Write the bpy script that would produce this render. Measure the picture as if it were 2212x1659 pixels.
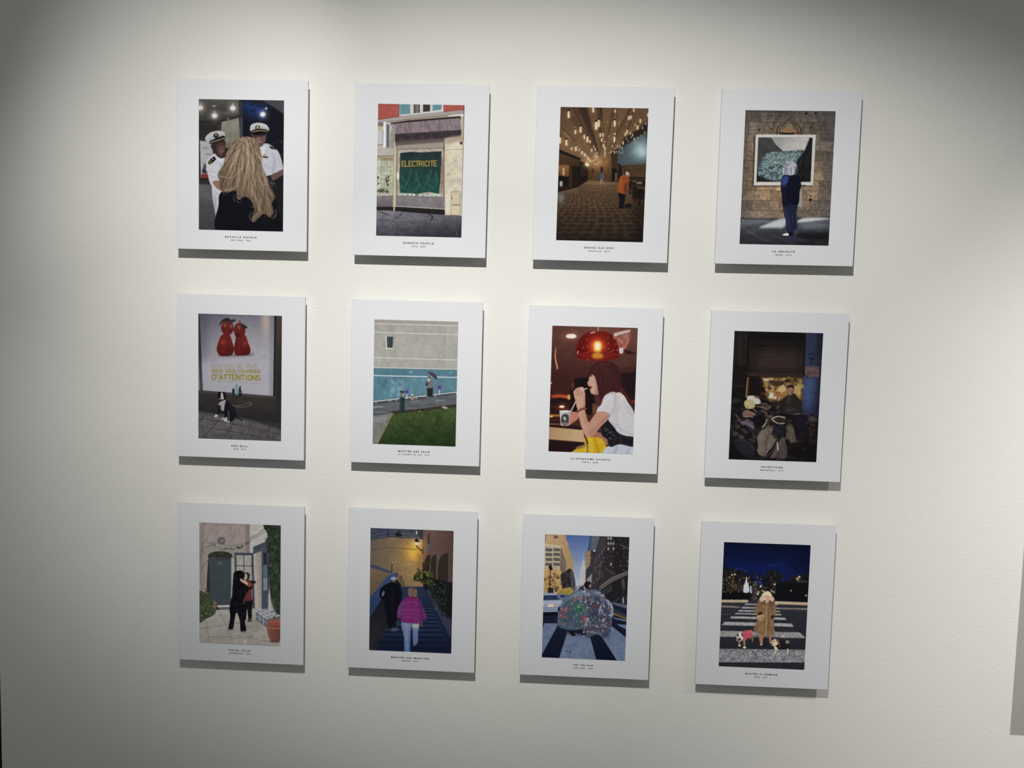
import bpy, math
import numpy as np
from mathutils import Matrix, Vector

# ---------------------------------------------------------------- scene, camera, light
scene = bpy.context.scene
for o in list(bpy.data.objects):
    bpy.data.objects.remove(o)
col = scene.collection

cam_data = bpy.data.cameras.new('camera')
cam_data.sensor_fit = 'HORIZONTAL'
cam_data.sensor_width = 36.0
cam_data.lens = 1661.47 / 2212.0 * 36.0
cam_data.clip_start = 0.02
cam = bpy.data.objects.new('camera', cam_data)
col.objects.link(cam)
R = ((0.998598, -0.029931, 0.043655), (0.045661, 0.069994, -0.996502), (0.026771, 0.997098, 0.071262))
CAM = (0.0742948, -1.3883049, 0.1057258)
cam.matrix_world = Matrix([list(R[i]) + [CAM[i]] for i in range(3)] + [[0, 0, 0, 1]])
scene.camera = cam

world = bpy.data.worlds.new('gallery_ambient')
scene.world = world
world.use_nodes = True
wb = world.node_tree.nodes['Background']
wb.inputs['Color'].default_value = (0.97, 0.98, 1.0, 1)
wb.inputs['Strength'].default_value = 0.172

def spot(name, loc, target, energy, half, blend, wide, color, radius=0.012):
    """gallery spot with a spread lens: elliptical beam, `wide` times wider than high"""
    d = bpy.data.lights.new(name, 'SPOT')
    d.energy = energy; d.spot_size = 2*half; d.spot_blend = blend
    d.color = color; d.shadow_soft_size = radius
    o = bpy.data.objects.new(name, d); col.objects.link(o)
    q = (Vector(target) - Vector(loc)).to_track_quat('-Z', 'Y')
    o.matrix_world = Matrix.LocRotScale(Vector(loc), q, Vector((wide, 1, 1)))
    return o

# one wall-washing lamp on the ceiling (extra beams added to fill out its pool of light), and the neighbour to its right
MAIN = (-0.1186, -1.475, 1.484); WARM = (1.0, 0.99, 0.955); KW = 50.5
spot('gallery_spot_main', MAIN, (0.2000, 0.018, 0.0595), 2.7863*KW, 0.3343, 0.996, 2.2000, WARM)
spot('main_pool_fill', MAIN, (-0.2155, 0.018, -0.1738), 1.1479*KW, 0.1907, 0.967, 2.4000, WARM)
spot('main_pool_fill_side', MAIN, (-0.5891, 0.018, 0.4967), 0.9075*KW, 0.1899, 0.985, 1.0225, WARM)
spot('gallery_spot_neighbour', (1.9, -1.475, 1.75), (1.7093, 0.018, -0.2282), 6.4380*KW, 0.3646, 1.000, 1.3776, (1.0, 0.965, 0.945))

scene.view_settings.view_transform = 'Standard'
scene.view_settings.look = 'None'
scene.view_settings.exposure = 0.0
scene.view_settings.gamma = 1.0
scene.view_settings.use_curve_mapping = False

GAP = 0.018            # board front to wall
WALL_Y = GAP

# ---------------------------------------------------------------- helpers
def tag(o, label=None, cat=None, group=None, kind=None):
    if label: o['label'] = label
    if cat: o['category'] = cat
    if group: o['group'] = group
    if kind: o['kind'] = kind
    return o

def mat(name, color, rough=0.6, spec=0.3):
    m = bpy.data.materials.new(name); m.use_nodes = True
    b = m.node_tree.nodes['Principled BSDF']
    b.inputs['Base Color'].default_value = (*color, 1)
    b.inputs['Roughness'].default_value = rough
    b.inputs['Specular IOR Level'].default_value = spec
    return m

def mesh_obj(name, verts, faces, m, parent=None):
    me = bpy.data.meshes.new(name)
    me.from_pydata(verts, [], faces); me.update()
    o = bpy.data.objects.new(name, me); col.objects.link(o)
    if m: me.materials.append(m)
    if parent: o.parent = parent
    return o

def box(x0, x1, y0, y1, z0, z1, ch=0.0):
    """box, optional chamfer on the four edges of the front (y0) face"""
    if ch <= 0:
        v = [(x0,y0,z0),(x1,y0,z0),(x1,y0,z1),(x0,y0,z1),(x0,y1,z0),(x1,y1,z0),(x1,y1,z1),(x0,y1,z1)]
        f = [(0,1,2,3),(5,4,7,6),(4,0,3,7),(1,5,6,2),(3,2,6,7),(4,5,1,0)]
        return v, f
    v = [(x0+ch,y0,z0+ch),(x1-ch,y0,z0+ch),(x1-ch,y0,z1-ch),(x0+ch,y0,z1-ch),
         (x0,y0+ch,z0),(x1,y0+ch,z0),(x1,y0+ch,z1),(x0,y0+ch,z1),
         (x0,y1,z0),(x1,y1,z0),(x1,y1,z1),(x0,y1,z1)]
    f = [(0,1,2,3)]
    for i in range(4):
        j = (i+1) % 4
        f.append((4+i, 4+j, j, i)); f.append((8+i, 8+j, 4+j, 4+i))
    f.append((9,8,11,10))
    return v, f

def join_boxes(lst):
    V, F = [], []
    for v, f in lst:
        n = len(V); V += v; F += [tuple(i+n for i in q) for q in f]
    return V, F

# ---------------------------------------------------------------- the setting
def plaster(name, color):
    m = mat(name, color, 0.9, 0.1)
    nt = m.node_tree; N = nt.nodes; L = nt.links
    b = N['Principled BSDF']
    tc = N.new('ShaderNodeTexCoord')
    mp = N.new('ShaderNodeMapping'); mp.inputs['Scale'].default_value = (0.8, 1.0, 1.25)
    L.new(tc.outputs['Object'], mp.inputs['Vector'])
    n1 = N.new('ShaderNodeTexNoise'); n1.inputs['Scale'].default_value = 165; n1.inputs['Detail'].default_value = 3.5
    n1.inputs['Distortion'].default_value = 0.9; n1.inputs['Roughness'].default_value = 0.55
    n2 = N.new('ShaderNodeTexNoise'); n2.inputs['Scale'].default_value = 34; n2.inputs['Detail'].default_value = 2
    n3 = N.new('ShaderNodeTexNoise'); n3.inputs['Scale'].default_value = 3.1; n3.inputs['Detail'].default_value = 2
    for n in (n1, n2, n3): L.new(mp.outputs['Vector'], n.inputs['Vector'])
    mix = N.new('ShaderNodeMath'); mix.operation = 'MULTIPLY_ADD'
    L.new(n2.outputs['Fac'], mix.inputs[0]); mix.inputs[1].default_value = 0.55; L.new(n1.outputs['Fac'], mix.inputs[2])
    bp = N.new('ShaderNodeBump'); bp.inputs['Strength'].default_value = 0.26; bp.inputs['Distance'].default_value = 0.0014
    L.new(mix.outputs[0], bp.inputs['Height']); L.new(bp.outputs['Normal'], b.inputs['Normal'])
    rmp = N.new('ShaderNodeValToRGB')
    rmp.color_ramp.elements[0].position = 0.3; rmp.color_ramp.elements[0].color = (color[0]*0.985, color[1]*0.985, color[2]*0.98, 1)
    rmp.color_ramp.elements[1].position = 0.7; rmp.color_ramp.elements[1].color = (color[0]*1.012, color[1]*1.01, color[2]*1.012, 1)
    L.new(n3.outputs['Fac'], rmp.inputs['Fac']); L.new(rmp.outputs['Color'], b.inputs['Base Color'])
    return m

WALL = plaster('cream_plaster', (0.82, 0.811, 0.76))
DARK = plaster('recess_darkness', (0.02, 0.02, 0.02))  # near-black colour stands for the darkness in the recess
FLOOR_Z = -1.45
wall = mesh_obj('wall_back', *box(-0.9687, 3.2, WALL_Y, WALL_Y + 0.14, FLOOR_Z, 2.3), WALL)
tag(wall, 'cream roller-textured gallery wall behind the photographs', kind='structure')
side = mesh_obj('dark_backdrop_left', *box(-2.2, -0.9687, WALL_Y + 0.15, WALL_Y + 0.25, FLOOR_Z, 2.3), DARK)
tag(side, 'near-black panel standing for the dark recess beyond the left end of the cream wall', kind='structure')
floor_m = plaster('grey_concrete', (0.34, 0.335, 0.33))
fl = mesh_obj('floor', *box(-2.2, 3.2, -3.0, WALL_Y + 0.25, FLOOR_Z - 0.1, FLOOR_Z), floor_m)
tag(fl, 'grey concrete gallery floor below the photographs', kind='structure')

# little nibs of plaster that stand out of the wall paint
def nib(x, z, r):
    V, F = [(0, -r*0.45, 0)], []
    n = 8
    for k, (s, d) in enumerate(((0.6, -0.33), (1.0, 0.04))):
        for i in range(n):
            a = 2*math.pi*i/n
            V.append((math.cos(a)*r*s, d*r, math.sin(a)*r*s*0.8))
    for i in range(n):
        j = (i+1) % n
        F.append((0, 1+j, 1+i)); F.append((1+i, 1+j, 1+n+j, 1+n+i))
    o = mesh_obj('plaster_nib', V, F, WALL, wall)
    o.location = (x, WALL_Y, z)
for x, z, r in ((-0.3522, 0.1290, 0.0022), (-0.8905, -0.0928, 0.0014), (0.9045, -0.1001, 0.0016), (0.8916, -0.1696, 0.0012), (-0.3545, -0.3171, 0.0014), (0.1429, -0.6969, 0.0014), (0.3061, -0.7073, 0.0012)):
    nib(x, z, r)

# ---------------------------------------------------------------- a small painter for the printed pictures
GW, GH = 208, 312            # cells of the printed surface
SS = 2
RW, RH = GW*SS, GH*SS
YY, XX = np.mgrid[0:RH, 0:RW].astype(np.float32)
XX += 0.5; YY += 0.5

def homography(src, dst):
    A = []
    for (x, y), (u, v) in zip(src, dst):
        A.append([x, y, 1, 0, 0, 0, -u*x, -u*y, -u]); A.append([0, 0, 0, x, y, 1, -v*x, -v*y, -v])
    return np.linalg.svd(np.array(A))[2][-1].reshape(3, 3)

def vnoise(cell, seed, ax=1.0, ay=1.0, octaves=1):
    """smooth value noise in [-1,1], cell size in raster pixels"""
    out = np.zeros((RH, RW), np.float32); amp = 1.0; tot = 0
    for k in range(octaves):
        rng = np.random.RandomState(seed*7 + k)
        cx = max(1.0, cell*ax/2**k); cy = max(1.0, cell*ay/2**k)
        gw, gh = int(RW/cx) + 3, int(RH/cy) + 3
        g = rng.rand(gh, gw).astype(np.float32)*2 - 1
        fx = XX[0]/cx; fy = YY[:, 0]/cy
        ix = fx.astype(int); iy = fy.astype(int)
        tx = fx - ix; ty = fy - iy
        tx = tx*tx*(3-2*tx); ty = (ty*ty*(3-2*ty))[:, None]
        a = g[iy][:, ix]*(1-tx) + g[iy][:, ix+1]*tx
        b = g[iy+1][:, ix]*(1-tx) + g[iy+1][:, ix+1]*tx
        out += amp*(a*(1-ty) + b*ty); tot += amp; amp *= 0.55
    return out/tot*1.4

def gblur(m, s):
    if s < 0.3: return m
    r = int(s*2.6) + 1
    k = np.exp(-0.5*(np.arange(-r, r+1)/s)**2).astype(np.float32); k /= k.sum()
    p = np.pad(m, [(r, r), (0, 0)] + [(0, 0)]*(m.ndim-2), mode='edge')
    o = np.zeros_like(m)
    for i in range(2*r+1): o += k[i]*p[i:i+m.shape[0]]
    p = np.pad(o, [(0, 0), (r, r)] + [(0, 0)]*(m.ndim-2), mode='edge')
    o = np.zeros_like(m)
    for i in range(2*r+1): o += k[i]*p[:, i:i+m.shape[1]]
    return o

def smooth_pts(P, closed=True, n=6):
    P = [np.array(p, float) for p in P]; m = len(P); out = []
    for i in range(m if closed else m-1):
        if closed: a, b, c, d = P[i-1], P[i], P[(i+1) % m], P[(i+2) % m]
        else: a, b, c, d = P[max(i-1, 0)], P[i], P[i+1], P[min(i+2, m-1)]
        for t in np.arange(n)/n:
            out.append(0.5*((2*b) + (c-a)*t + (2*a-5*b+4*c-d)*t*t + (3*b-a-3*c+d)*t**3))
    if not closed: out.append(P[-1])
    return out

STROKES = {  # letter: strokes on a unit cell (x right, y down)
 'A': [[(0,1),(.5,0),(1,1)], [(.2,.65),(.8,.65)]],
 'C': [[(1,.15),(.8,0),(.25,0),(0,.25),(0,.75),(.25,1),(.8,1),(1,.85)]],
 'D': [[(0,0),(0,1),(.55,1),(1,.75),(1,.25),(.55,0),(0,0)]],
 'E': [[(1,0),(0,0),(0,1),(1,1)], [(0,.5),(.8,.5)]],
 'H': [[(0,0),(0,1)], [(1,0),(1,1)], [(0,.5),(1,.5)]],
 'I': [[(.5,0),(.5,1)]],
 'L': [[(0,0),(0,1),(.95,1)]],
 'N': [[(0,1),(0,0),(1,1),(1,0)]],
 'O': [[(.3,0),(.7,0),(1,.3),(1,.7),(.7,1),(.3,1),(0,.7),(0,.3),(.3,0)]],
 'P': [[(0,1),(0,0),(.7,0),(1,.2),(1,.4),(.7,.57),(0,.57)]],
 'R': [[(0,1),(0,0),(.7,0),(1,.2),(1,.38),(.7,.55),(0,.55)], [(.55,.55),(1,1)]],
 'S': [[(.95,.12),(.7,0),(.25,0),(0,.18),(.1,.4),(.9,.6),(1,.82),(.75,1),(.25,1),(0,.88)]],
 'T': [[(0,0),(1,0)], [(.5,0),(.5,1)]],
 'U': [[(0,0),(0,.7),(.3,1),(.7,1),(1,.7),(1,0)]],
 'V': [[(0,0),(.5,1),(1,0)]],
 "'": [[(.5,0),(.4,.3)]], ',': [[(.4,.9),(.2,1.2)]],
}

class Pic:
    """picture painted from vector shapes; shapes are written in the coordinates of `quad` (TL, TR, BR, BL)"""
    def __init__(s, quad, base, seed=1):
        s.H = homography(quad, ((0, 0), (RW, 0), (RW, RH), (0, RH)))
        s.quad = quad
        s.k = RW/math.hypot(quad[1][0]-quad[0][0], quad[1][1]-quad[0][1])
        s.im = np.empty((RH, RW, 3), np.float32); s.im[:] = np.array(base, np.float32)
        s.rng = np.random.RandomState(seed)
    def T(s, pts):
        P = np.array(pts, float); w = P @ s.H[2, :2] + s.H[2, 2]
        return np.stack([(P @ s.H[0, :2] + s.H[0, 2])/w, (P @ s.H[1, :2] + s.H[1, 2])/w], 1)
    def mask_poly(s, pts):
        P = s.T(pts); m = np.zeros((RH, RW), np.float32)
        x0, y0 = np.floor(P.min(0)).astype(int) - 1; x1, y1 = np.ceil(P.max(0)).astype(int) + 1
        x0, y0 = max(x0, 0), max(y0, 0); x1, y1 = min(x1, RW), min(y1, RH)
        if x1 <= x0 or y1 <= y0: return m
        X = XX[y0:y1, x0:x1]; Y = YY[y0:y1, x0:x1]; ins = np.zeros(X.shape, bool)
        for i in range(len(P)):
            (ax, ay), (bx, by) = P[i-1], P[i]
            if ay == by: continue
            c = (Y < ay) != (Y < by)
            ins ^= c & (X < (bx-ax)*(Y-ay)/(by-ay) + ax)
        m[y0:y1, x0:x1] = ins
        return m
    def comp(s, m, c, a=1.0, b=0, g=None, n=None, add=False):
        if b: m = gblur(m, b*s.k)
        ys, xs = np.where(m.max(1) > 0.003)[0], np.where(m.max(0) > 0.003)[0]
        if len(ys) == 0: return
        sl = (slice(ys[0], ys[-1]+1), slice(xs[0], xs[-1]+1))
        mm = m[sl][..., None]*a
        C = np.array(c, np.float32)
        if g is not None:
            c2, p0, p1 = g; q = s.T([p0, p1]); d = q[1]-q[0]
            t = np.clip(((XX[sl]-q[0][0])*d[0] + (YY[sl]-q[0][1])*d[1])/(d @ d), 0, 1)[..., None]
            C = C*(1-t) + np.array(c2, np.float32)*t
        if n is not None:
            amp, cell, seed = n[:3]
            nz = vnoise(cell*s.k, seed, *(n[3] if len(n) > 3 else (1, 1)), octaves=3)[sl][..., None]
            C = C*(1 + amp*nz)
        s.im[sl] = s.im[sl] + mm*C if add else s.im[sl]*(1-mm) + mm*C
    def poly(s, pts, c, **k): s.comp(s.mask_poly(pts), c, **k)
    def sm(s, pts, c, **k): s.comp(s.mask_poly(smooth_pts(pts)), c, **k)
    def rect(s, x0, y0, x1, y1, c, **k): s.poly([(x0, y0), (x1, y0), (x1, y1), (x0, y1)], c, **k)
    def el(s, x, y, rx, ry, c, rot=0, **k):
        r = math.radians(rot); t = np.linspace(0, 2*math.pi, 25)[:-1]
        s.poly([(x + rx*math.cos(q)*math.cos(r) - ry*math.sin(q)*math.sin(r), y + rx*math.cos(q)*math.sin(r) + ry*math.sin(q)*math.cos(r)) for q in t], c, **k)
    def glow(s, x, y, r, c, a=1.0, ry=None):
        q = s.T([(x, y)])[0]; R_ = r*s.k; Ry = (ry or r)*s.k
        m = np.exp(-(((XX-q[0])/R_)**2 + ((YY-q[1])/Ry)**2)); m[m < 0.01] = 0
        s.comp(m.astype(np.float32), c, a=a, add=True)
    def ln(s, pts, w, c, w2=None, curve=False, **k):
        if curve: pts = smooth_pts(pts, False, 5)
        P = s.T(pts); w = w*s.k; w2 = w if w2 is None else w2*s.k
        m = np.zeros((RH, RW), np.float32); n = len(P)-1
        for i in range(n):
            wa = w + (w2-w)*i/n; wb_ = w + (w2-w)*(i+1)/n; r = max(wa, wb_)/2 + 1.5
            x0, y0 = np.floor(np.minimum(P[i], P[i+1]) - r).astype(int); x1, y1 = np.ceil(np.maximum(P[i], P[i+1]) + r).astype(int)
            x0, y0 = max(x0, 0), max(y0, 0); x1, y1 = min(x1, RW), min(y1, RH)
            if x1 <= x0 or y1 <= y0: continue
            d = P[i+1]-P[i]; L2 = max(d @ d, 1e-9)
            X = XX[y0:y1, x0:x1]-P[i][0]; Y = YY[y0:y1, x0:x1]-P[i][1]
            t = np.clip((X*d[0] + Y*d[1])/L2, 0, 1)
            dist = np.hypot(X-t*d[0], Y-t*d[1]); ww = wa + (wb_-wa)*t
            a_ = np.clip(ww/2 - dist + 0.5, 0, 1)*np.minimum(1, ww)
            m[y0:y1, x0:x1] = np.maximum(m[y0:y1, x0:x1], a_)
        s.comp(m, c, **k)
    def text(s, txt, x0, y0, x1, h, w, c, tilt=0.0, gap=0.32, **k):
        """stroke lettering from x0 to x1, cap height h, line width w; tilt = y drop over the run"""
        adv = [0.5 if ch in " ',I" else 1.0 for ch in txt]
        tot = sum(adv) + gap*(len(txt)-1); u = (x1-x0)/tot; x = x0
        for ch, ad in zip(txt, adv):
            for st in STROKES.get(ch, []):
                s.ln([(x + px*u*ad, y0 + py*h + tilt*(x-x0)/(x1-x0)) for px, py in st], w, c, **k)
            x += (ad + gap)*u
    def tex(s, pts, amp, cell, seed, an=(1, 1), tint=(1, 1, 1), b=0):
        m = s.mask_poly(pts)
        if b: m = gblur(m, b*s.k)
        nz = vnoise(cell*s.k, seed, *an, octaves=3)*m*amp
        s.im *= 1 + nz[..., None]*np.array(tint, np.float32)
    def blobs(s, pts, n, rmin, rmax, cols, a=1.0, asp=1.0, b=0):
        """random little patches inside a polygon"""
        P = np.array(pts, float); lo, hi = P.min(0), P.max(0); k = 0; tries = 0
        while k < n and tries < n*20:
            tries += 1
            q = lo + s.rng.rand(2)*(hi-lo); ins = False
            for i in range(len(P)):
                (ax, ay), (bx, by) = P[i-1], P[i]
                if (q[1] < ay) != (q[1] < by) and q[0] < (bx-ax)*(q[1]-ay)/(by-ay) + ax: ins = not ins
            if not ins: continue
            k += 1; r = rmin + (rmax-rmin)*s.rng.rand()**1.5; c = np.array(cols[s.rng.randint(len(cols))])*(0.8 + 0.4*s.rng.rand())
            s.el(q[0], q[1], r, r*asp*(0.5 + 0.5*s.rng.rand()), c, rot=s.rng.rand()*180, a=a, b=b)
    def albedo(s, white_top, white_bot, board, gain, sat):
        """divide the print's own tones out of the light that lies on the board"""
        lum = np.clip(s.im, 0, 255).mean(2, keepdims=True); im = (lum + (np.clip(s.im, 0, 255)-lum)*sat)*gain   # density and colour strength of this print
        im = im*(1 + 0.022*vnoise(3.2, 71, octaves=2) + 0.022*vnoise(14, 72, octaves=2))[..., None]   # grain of the print
        im = gblur(np.clip(im, 0, 255), 0.55)/255.0
        im = im.reshape(GH, SS, GW, SS, 3).mean((1, 3))
        lin = np.where(im <= 0.04045, im/12.92, ((im+0.055)/1.055)**2.4)
        t = np.linspace(0, 1, GH)[:, None, None]
        wl = lambda v: ((v/255.0+0.055)/1.055)**2.4
        w = wl(white_top)*(1-t) + wl(white_bot)*t
        return np.clip(lin/w*board, 0.002, 0.95)

# ---------------------------------------------------------------- the twelve pictures
def pic_officers():
    p = Pic(((263,240),(956,257),(948,1323),(261,1303)), (40,38,42), 3)
    p.poly([(255,230),(600,240),(592,395),(455,425),(255,430)], (92,88,84), g=((66,62,60),(420,250),(420,430)), n=(.12,60,2,(3,.6)))
    for i in range(6):
        y = 262 + i*27
        p.ln([(255,y),(430,y+8),(600,y-22)], 3, (60,56,54), curve=True, a=.5, b=2)
    p.ln([(255,425),(455,420),(592,380)], 10, (38,35,34), b=3)
    p.poly([(255,432),(452,425),(452,565),(255,570)], (62,57,52))
    for x in range(268,415,12): p.ln([(x,455),(x,560)], 6, (36,33,32), b=1)
    p.rect(255,432,455,448,(48,44,42),b=2)
    p.poly([(450,428),(588,398),(600,560),(575,640),(440,640)], (150,146,128), g=((120,116,104),(480,430),(480,640)), n=(.10,40,5))
    p.blobs([(455,440),(585,420),(590,560),(460,600)],14,6,16,[(120,116,104),(165,160,142)],a=.5,b=5)
    p.poly([(588,245),(625,245),(625,575),(596,560)], (46,44,42)); p.rect(600,400,618,560,(72,76,86),b=3)
    p.poly([(622,245),(960,250),(955,960),(760,700),(622,570)], (20,22,34))
    p.glow(705,325,70,(4,26,84)); p.glow(650,300,40,(4,14,44)); p.glow(770,300,55,(8,14,40)); p.blobs([(630,270),(800,270),(780,380),(640,400)],14,10,26,[(16,20,40),(14,40,100)],a=.5,b=6)
    p.poly([(800,250),(960,255),(958,372),(860,305),(790,265)], (78,74,82), b=5)
    p.poly([(640,252),(790,255),(735,305),(690,285)], (34,36,48), b=8)
    for x,y,r in ((278,312,20),(540,318,22),(392,378,22)):
        p.glow(x,y,38,(95,90,84)); p.el(x,y,r,r*.85,(255,252,245),b=4)
        p.ln([(x,y-36),(x,y+4)],7,(225,222,214),b=4)
    p.el(388,300,18,7,(165,160,154),b=3); p.el(500,405,10,6,(160,155,148),b=3); p.el(490,362,34,6,(120,115,110),b=5)
    p.glow(783,370,34,(110,120,150)); p.el(783,370,21,19,(255,255,255),b=4); p.el(810,323,10,9,(190,215,255),b=3)
    # poster on the left
    p.poly([(262,570),(380,590),(402,905),(262,915)], (48,42,42))
    p.poly([(272,577),(372,596),(392,880),(280,878)], (188,185,192), b=2)
    p.el(318,640,26,10,(150,130,135),a=.6,b=4); p.el(345,690,32,8,(140,110,118),a=.6,b=4)
    p.sm([(288,835),(300,800),(310,762),(322,790),(318,815),(332,840),(310,848)], (44,44,54), b=5)
    p.poly([(284,852),(350,850),(352,880),(284,882)], (168,36,40), b=2)
    p.poly([(255,925),(385,925),(435,1315),(255,1310)], (98,93,98), g=((70,68,76),(300,930),(330,1310)))
    p.poly([(255,900),(360,905),(385,940),(255,930)], (52,48,50), b=4)
    p.poly([(255,940),(330,950),(400,1080),(255,1040)], (112,108,112), a=.55, b=14)
    p.poly([(862,900),(955,860),(952,1330),(895,1325)], (30,28,32))
    p.blobs([(840,560),(950,600),(950,760),(900,720)],12,6,14,[(46,44,60),(64,58,70)],a=.6,b=4)
    # left officer
    p.sm([(378,925),(455,985),(446,1060),(432,1306),(412,1302),(398,1180),(372,1020)], (206,206,216), b=1)
    p.ln([(392,1040),(418,1290)], 10, (166,166,182), b=5)
    p.sm([(352,715),(400,682),(468,716),(520,760),(530,880),(470,965),(438,1010),(378,960),(352,918),(335,840),(328,760)], (214,214,222), b=1)
    p.ln([(430,735),(452,820),(440,930)], 14, (176,178,194), curve=True, b=6); p.ln([(346,860),(400,880),(440,868)],5,(185,186,198),curve=True,b=3)
    p.ln([(340,820),(380,838),(430,820)],5,(190,190,200),curve=True,b=3); p.poly([(415,690),(470,715),(440,770),(420,740)],(226,226,232),b=2)
    p.sm([(375,918),(425,906),(500,945),(480,988),(420,976)], (160,116,102), b=1)
    p.sm([(366,610),(470,575),(480,650),(470,715),(436,722),(398,690),(372,650)], (62,42,42), b=1)
    p.sm([(415,620),(468,606),(472,660),(450,700),(424,690)], (108,74,68), b=6); p.ln([(436,668),(462,664)],6,(150,120,112),b=2); p.ln([(420,625),(466,612)],7,(48,32,34),b=3)
    p.sm([(318,578),(322,545),(362,512),(430,500),(470,514),(474,542),(440,560),(362,594)], (200,198,206), b=1)
    p.ln([(330,572),(400,548),(466,530)],8,(168,166,178),curve=True,b=4)
    p.sm([(350,585),(400,562),(466,540),(470,572),(410,592),(360,608)], (26,25,30)); p.ln([(356,596),(410,580),(468,562)], 7, (176,158,98))
    p.el(404,540,22,22,(44,42,48),b=2); p.el(404,532,8,8,(190,175,120),b=2)
    p.sm([(338,754),(382,710),(402,732),(358,772)], (24,24,30)); p.ln([(340,742),(362,768)],5,(196,178,86)); p.ln([(350,732),(372,758)],4,(196,178,86)); p.el(376,730,5,5,(220,220,220))
    # right officer
    p.sm([(745,660),(800,606),(862,630),(914,684),(948,808),(915,838),(850,862),(780,860),(765,740)], (204,206,218), b=1)
    p.ln([(860,690),(880,760),(860,850)], 12, (168,172,192), curve=True, b=6); p.poly([(755,650),(800,620),(800,690),(765,700)],(222,224,232),b=3)
    p.ln([(905,700),(935,800)],8,(178,182,202),b=5); p.ln([(790,780),(840,800),(900,790)],6,(182,184,202),curve=True,b=4)
    p.sm([(695,520),(800,515),(806,570),(785,620),(750,632),(715,600),(698,560)], (118,82,80), b=1)
    p.sm([(700,520),(802,515),(800,545),(700,550)], (60,42,46), b=4); p.ln([(728,592),(768,590)],6,(190,160,150),b=2); p.el(748,566,12,14,(150,108,100),b=4)
    p.el(722,580,16,14,(150,104,98),b=5)
    p.sm([(680,484),(690,452),(742,437),(804,450),(832,484),(826,506),(760,490),(690,508)], (206,206,214), b=1)
    p.ln([(690,490),(760,474),(824,488)],8,(172,172,188),curve=True,b=4)
    p.sm([(690,502),(760,486),(826,498),(822,516),(760,512),(700,528)], (26,25,30)); p.ln([(696,512),(760,500),(822,508)], 6, (180,160,96)); p.sm([(700,518),(760,508),(815,516),(790,530),(720,534)],(14,14,18))
    p.el(740,478,20,20,(56,52,56),b=2); p.el(740,474,9,12,(200,185,130),b=2)
    p.poly([(782,706),(826,712),(824,726),(782,720)], (70,62,44)); p.el(800,696,14,6,(190,160,90),b=2)
    p.poly([(828,622),(880,640),(892,660),(850,650)], (24,24,32)); p.ln([(866,640),(876,656)],4,(190,175,110))
    p.sm([(852,862),(900,838),(950,815),(950,855),(900,890),(862,905)], (116,82,78), b=1)
    # woman's coat and hair
    p.sm([(436,1010),(520,960),(640,960),(760,980),(858,1000),(892,1100),(908,1330),(425,1330),(424,1100)], (16,18,26))
    p.ln([(830,900),(862,1000),(884,1050)],10,(44,42,46),curve=True,b=3)
    hair = [(640,548),(700,560),(745,610),(770,690),(780,800),(815,880),(838,960),(880,1036),(852,1100),(872,1160),(836,1206),(792,1172),(720,1240),(690,1228),(716,1140),(690,1070),(640,1036),(580,1060),(566,990),(500,1000),(448,992),(430,910),(420,845),(462,780),(482,700),(520,620),(575,568)]
    p.sm(hair, (104,82,62), n=(.22,22,4,(.5,2.2)))
    keep = p.im.copy(); hmask = gblur(p.mask_poly(smooth_pts(hair)), 5*p.k)
    p.sm([(640,552),(700,566),(742,620),(762,720),(700,800),(560,780),(500,740),(525,625),(580,572)], (150,123,95), a=.55, b=14)
    rg = p.rng; cols = [(208,182,148),(186,156,122),(152,122,94),(106,82,64),(84,64,52),(226,204,172),(172,142,110)]
    ends = [(452,985),(435,900),(500,998),(560,985),(580,1055),(640,1030),(700,1080),(715,1160),(700,1230),(760,1190),(800,1170),(840,1200),(866,1160),(850,1090),(874,1036),(830,960),(800,880),(775,780),(470,800),(430,850)]
    for i in range(360):
        ex, ey = ends[rg.randint(len(ends))]; ex += rg.randn()*26; ey += rg.randn()*22
        sx = 640 + rg.randn()*38; sy = 556 + abs(rg.randn())*22
        midx = sx + (ex-sx)*.45 + (ex-640)*.16 + rg.randn()*14; midy = sy + (ey-sy)*.4
        m2x = sx + (ex-sx)*.75 + rg.randn()*26; m2y = sy + (ey-sy)*.74
        ph0 = rg.rand()*6; wv = 5+rg.rand()*12
        pts = [(sx,sy),(midx,midy),(m2x,m2y),(ex,ey)]; pts = smooth_pts(pts, False, 4)
        pts = [(q[0]+wv*(k_/12.0)**1.5*math.sin(ph0+k_*.75), q[1]) for k_, q in enumerate(pts)]
        p.ln(pts, 3+rg.rand()*5, cols[rg.randint(len(cols))], w2=1.4, a=.5)
    for i in range(60):   # loose curls at the tips
        cx, cy = 560+rg.rand()*300, 900+rg.rand()*290
        if cy > 1060 and cx < 660: continue
        r = 14+rg.rand()*26; a0 = rg.rand()*6
        p.ln([(cx+r*math.cos(a0+t), cy+r*1.2*math.sin(a0+t)) for t in np.linspace(0,2.4,7)], 3.5, cols[rg.randint(3)], w2=1, a=.65)
    for q in ([(560,620),(520,760),(470,880),(450,960)],[(700,620),(730,760),(720,900),(770,1040)],[(640,600),(640,780),(600,900),(590,1040)],[(740,700),(760,840),(800,960),(850,1060)],[(610,640),(570,800),(540,960)],[(680,640),(690,860),(740,1060),(720,1180)],[(660,900),(650,980),(690,1060)],[(780,880),(800,1000),(780,1140)]): p.ln(q,9,(62,47,38),w2=16,curve=True,a=.45,b=5)
    for q in ([(600,600),(560,720),(500,850),(440,880)],[(660,600),(670,760),(640,900),(600,1000)],[(720,640),(750,780),(770,920),(840,1000)],[(620,760),(600,900),(580,1020)],[(730,900),(700,1000),(760,1100),(720,1210)],[(560,800),(510,900),(480,985)]): p.ln(q,8,(206,180,140),w2=4,curve=True,a=.5,b=3)
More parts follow.
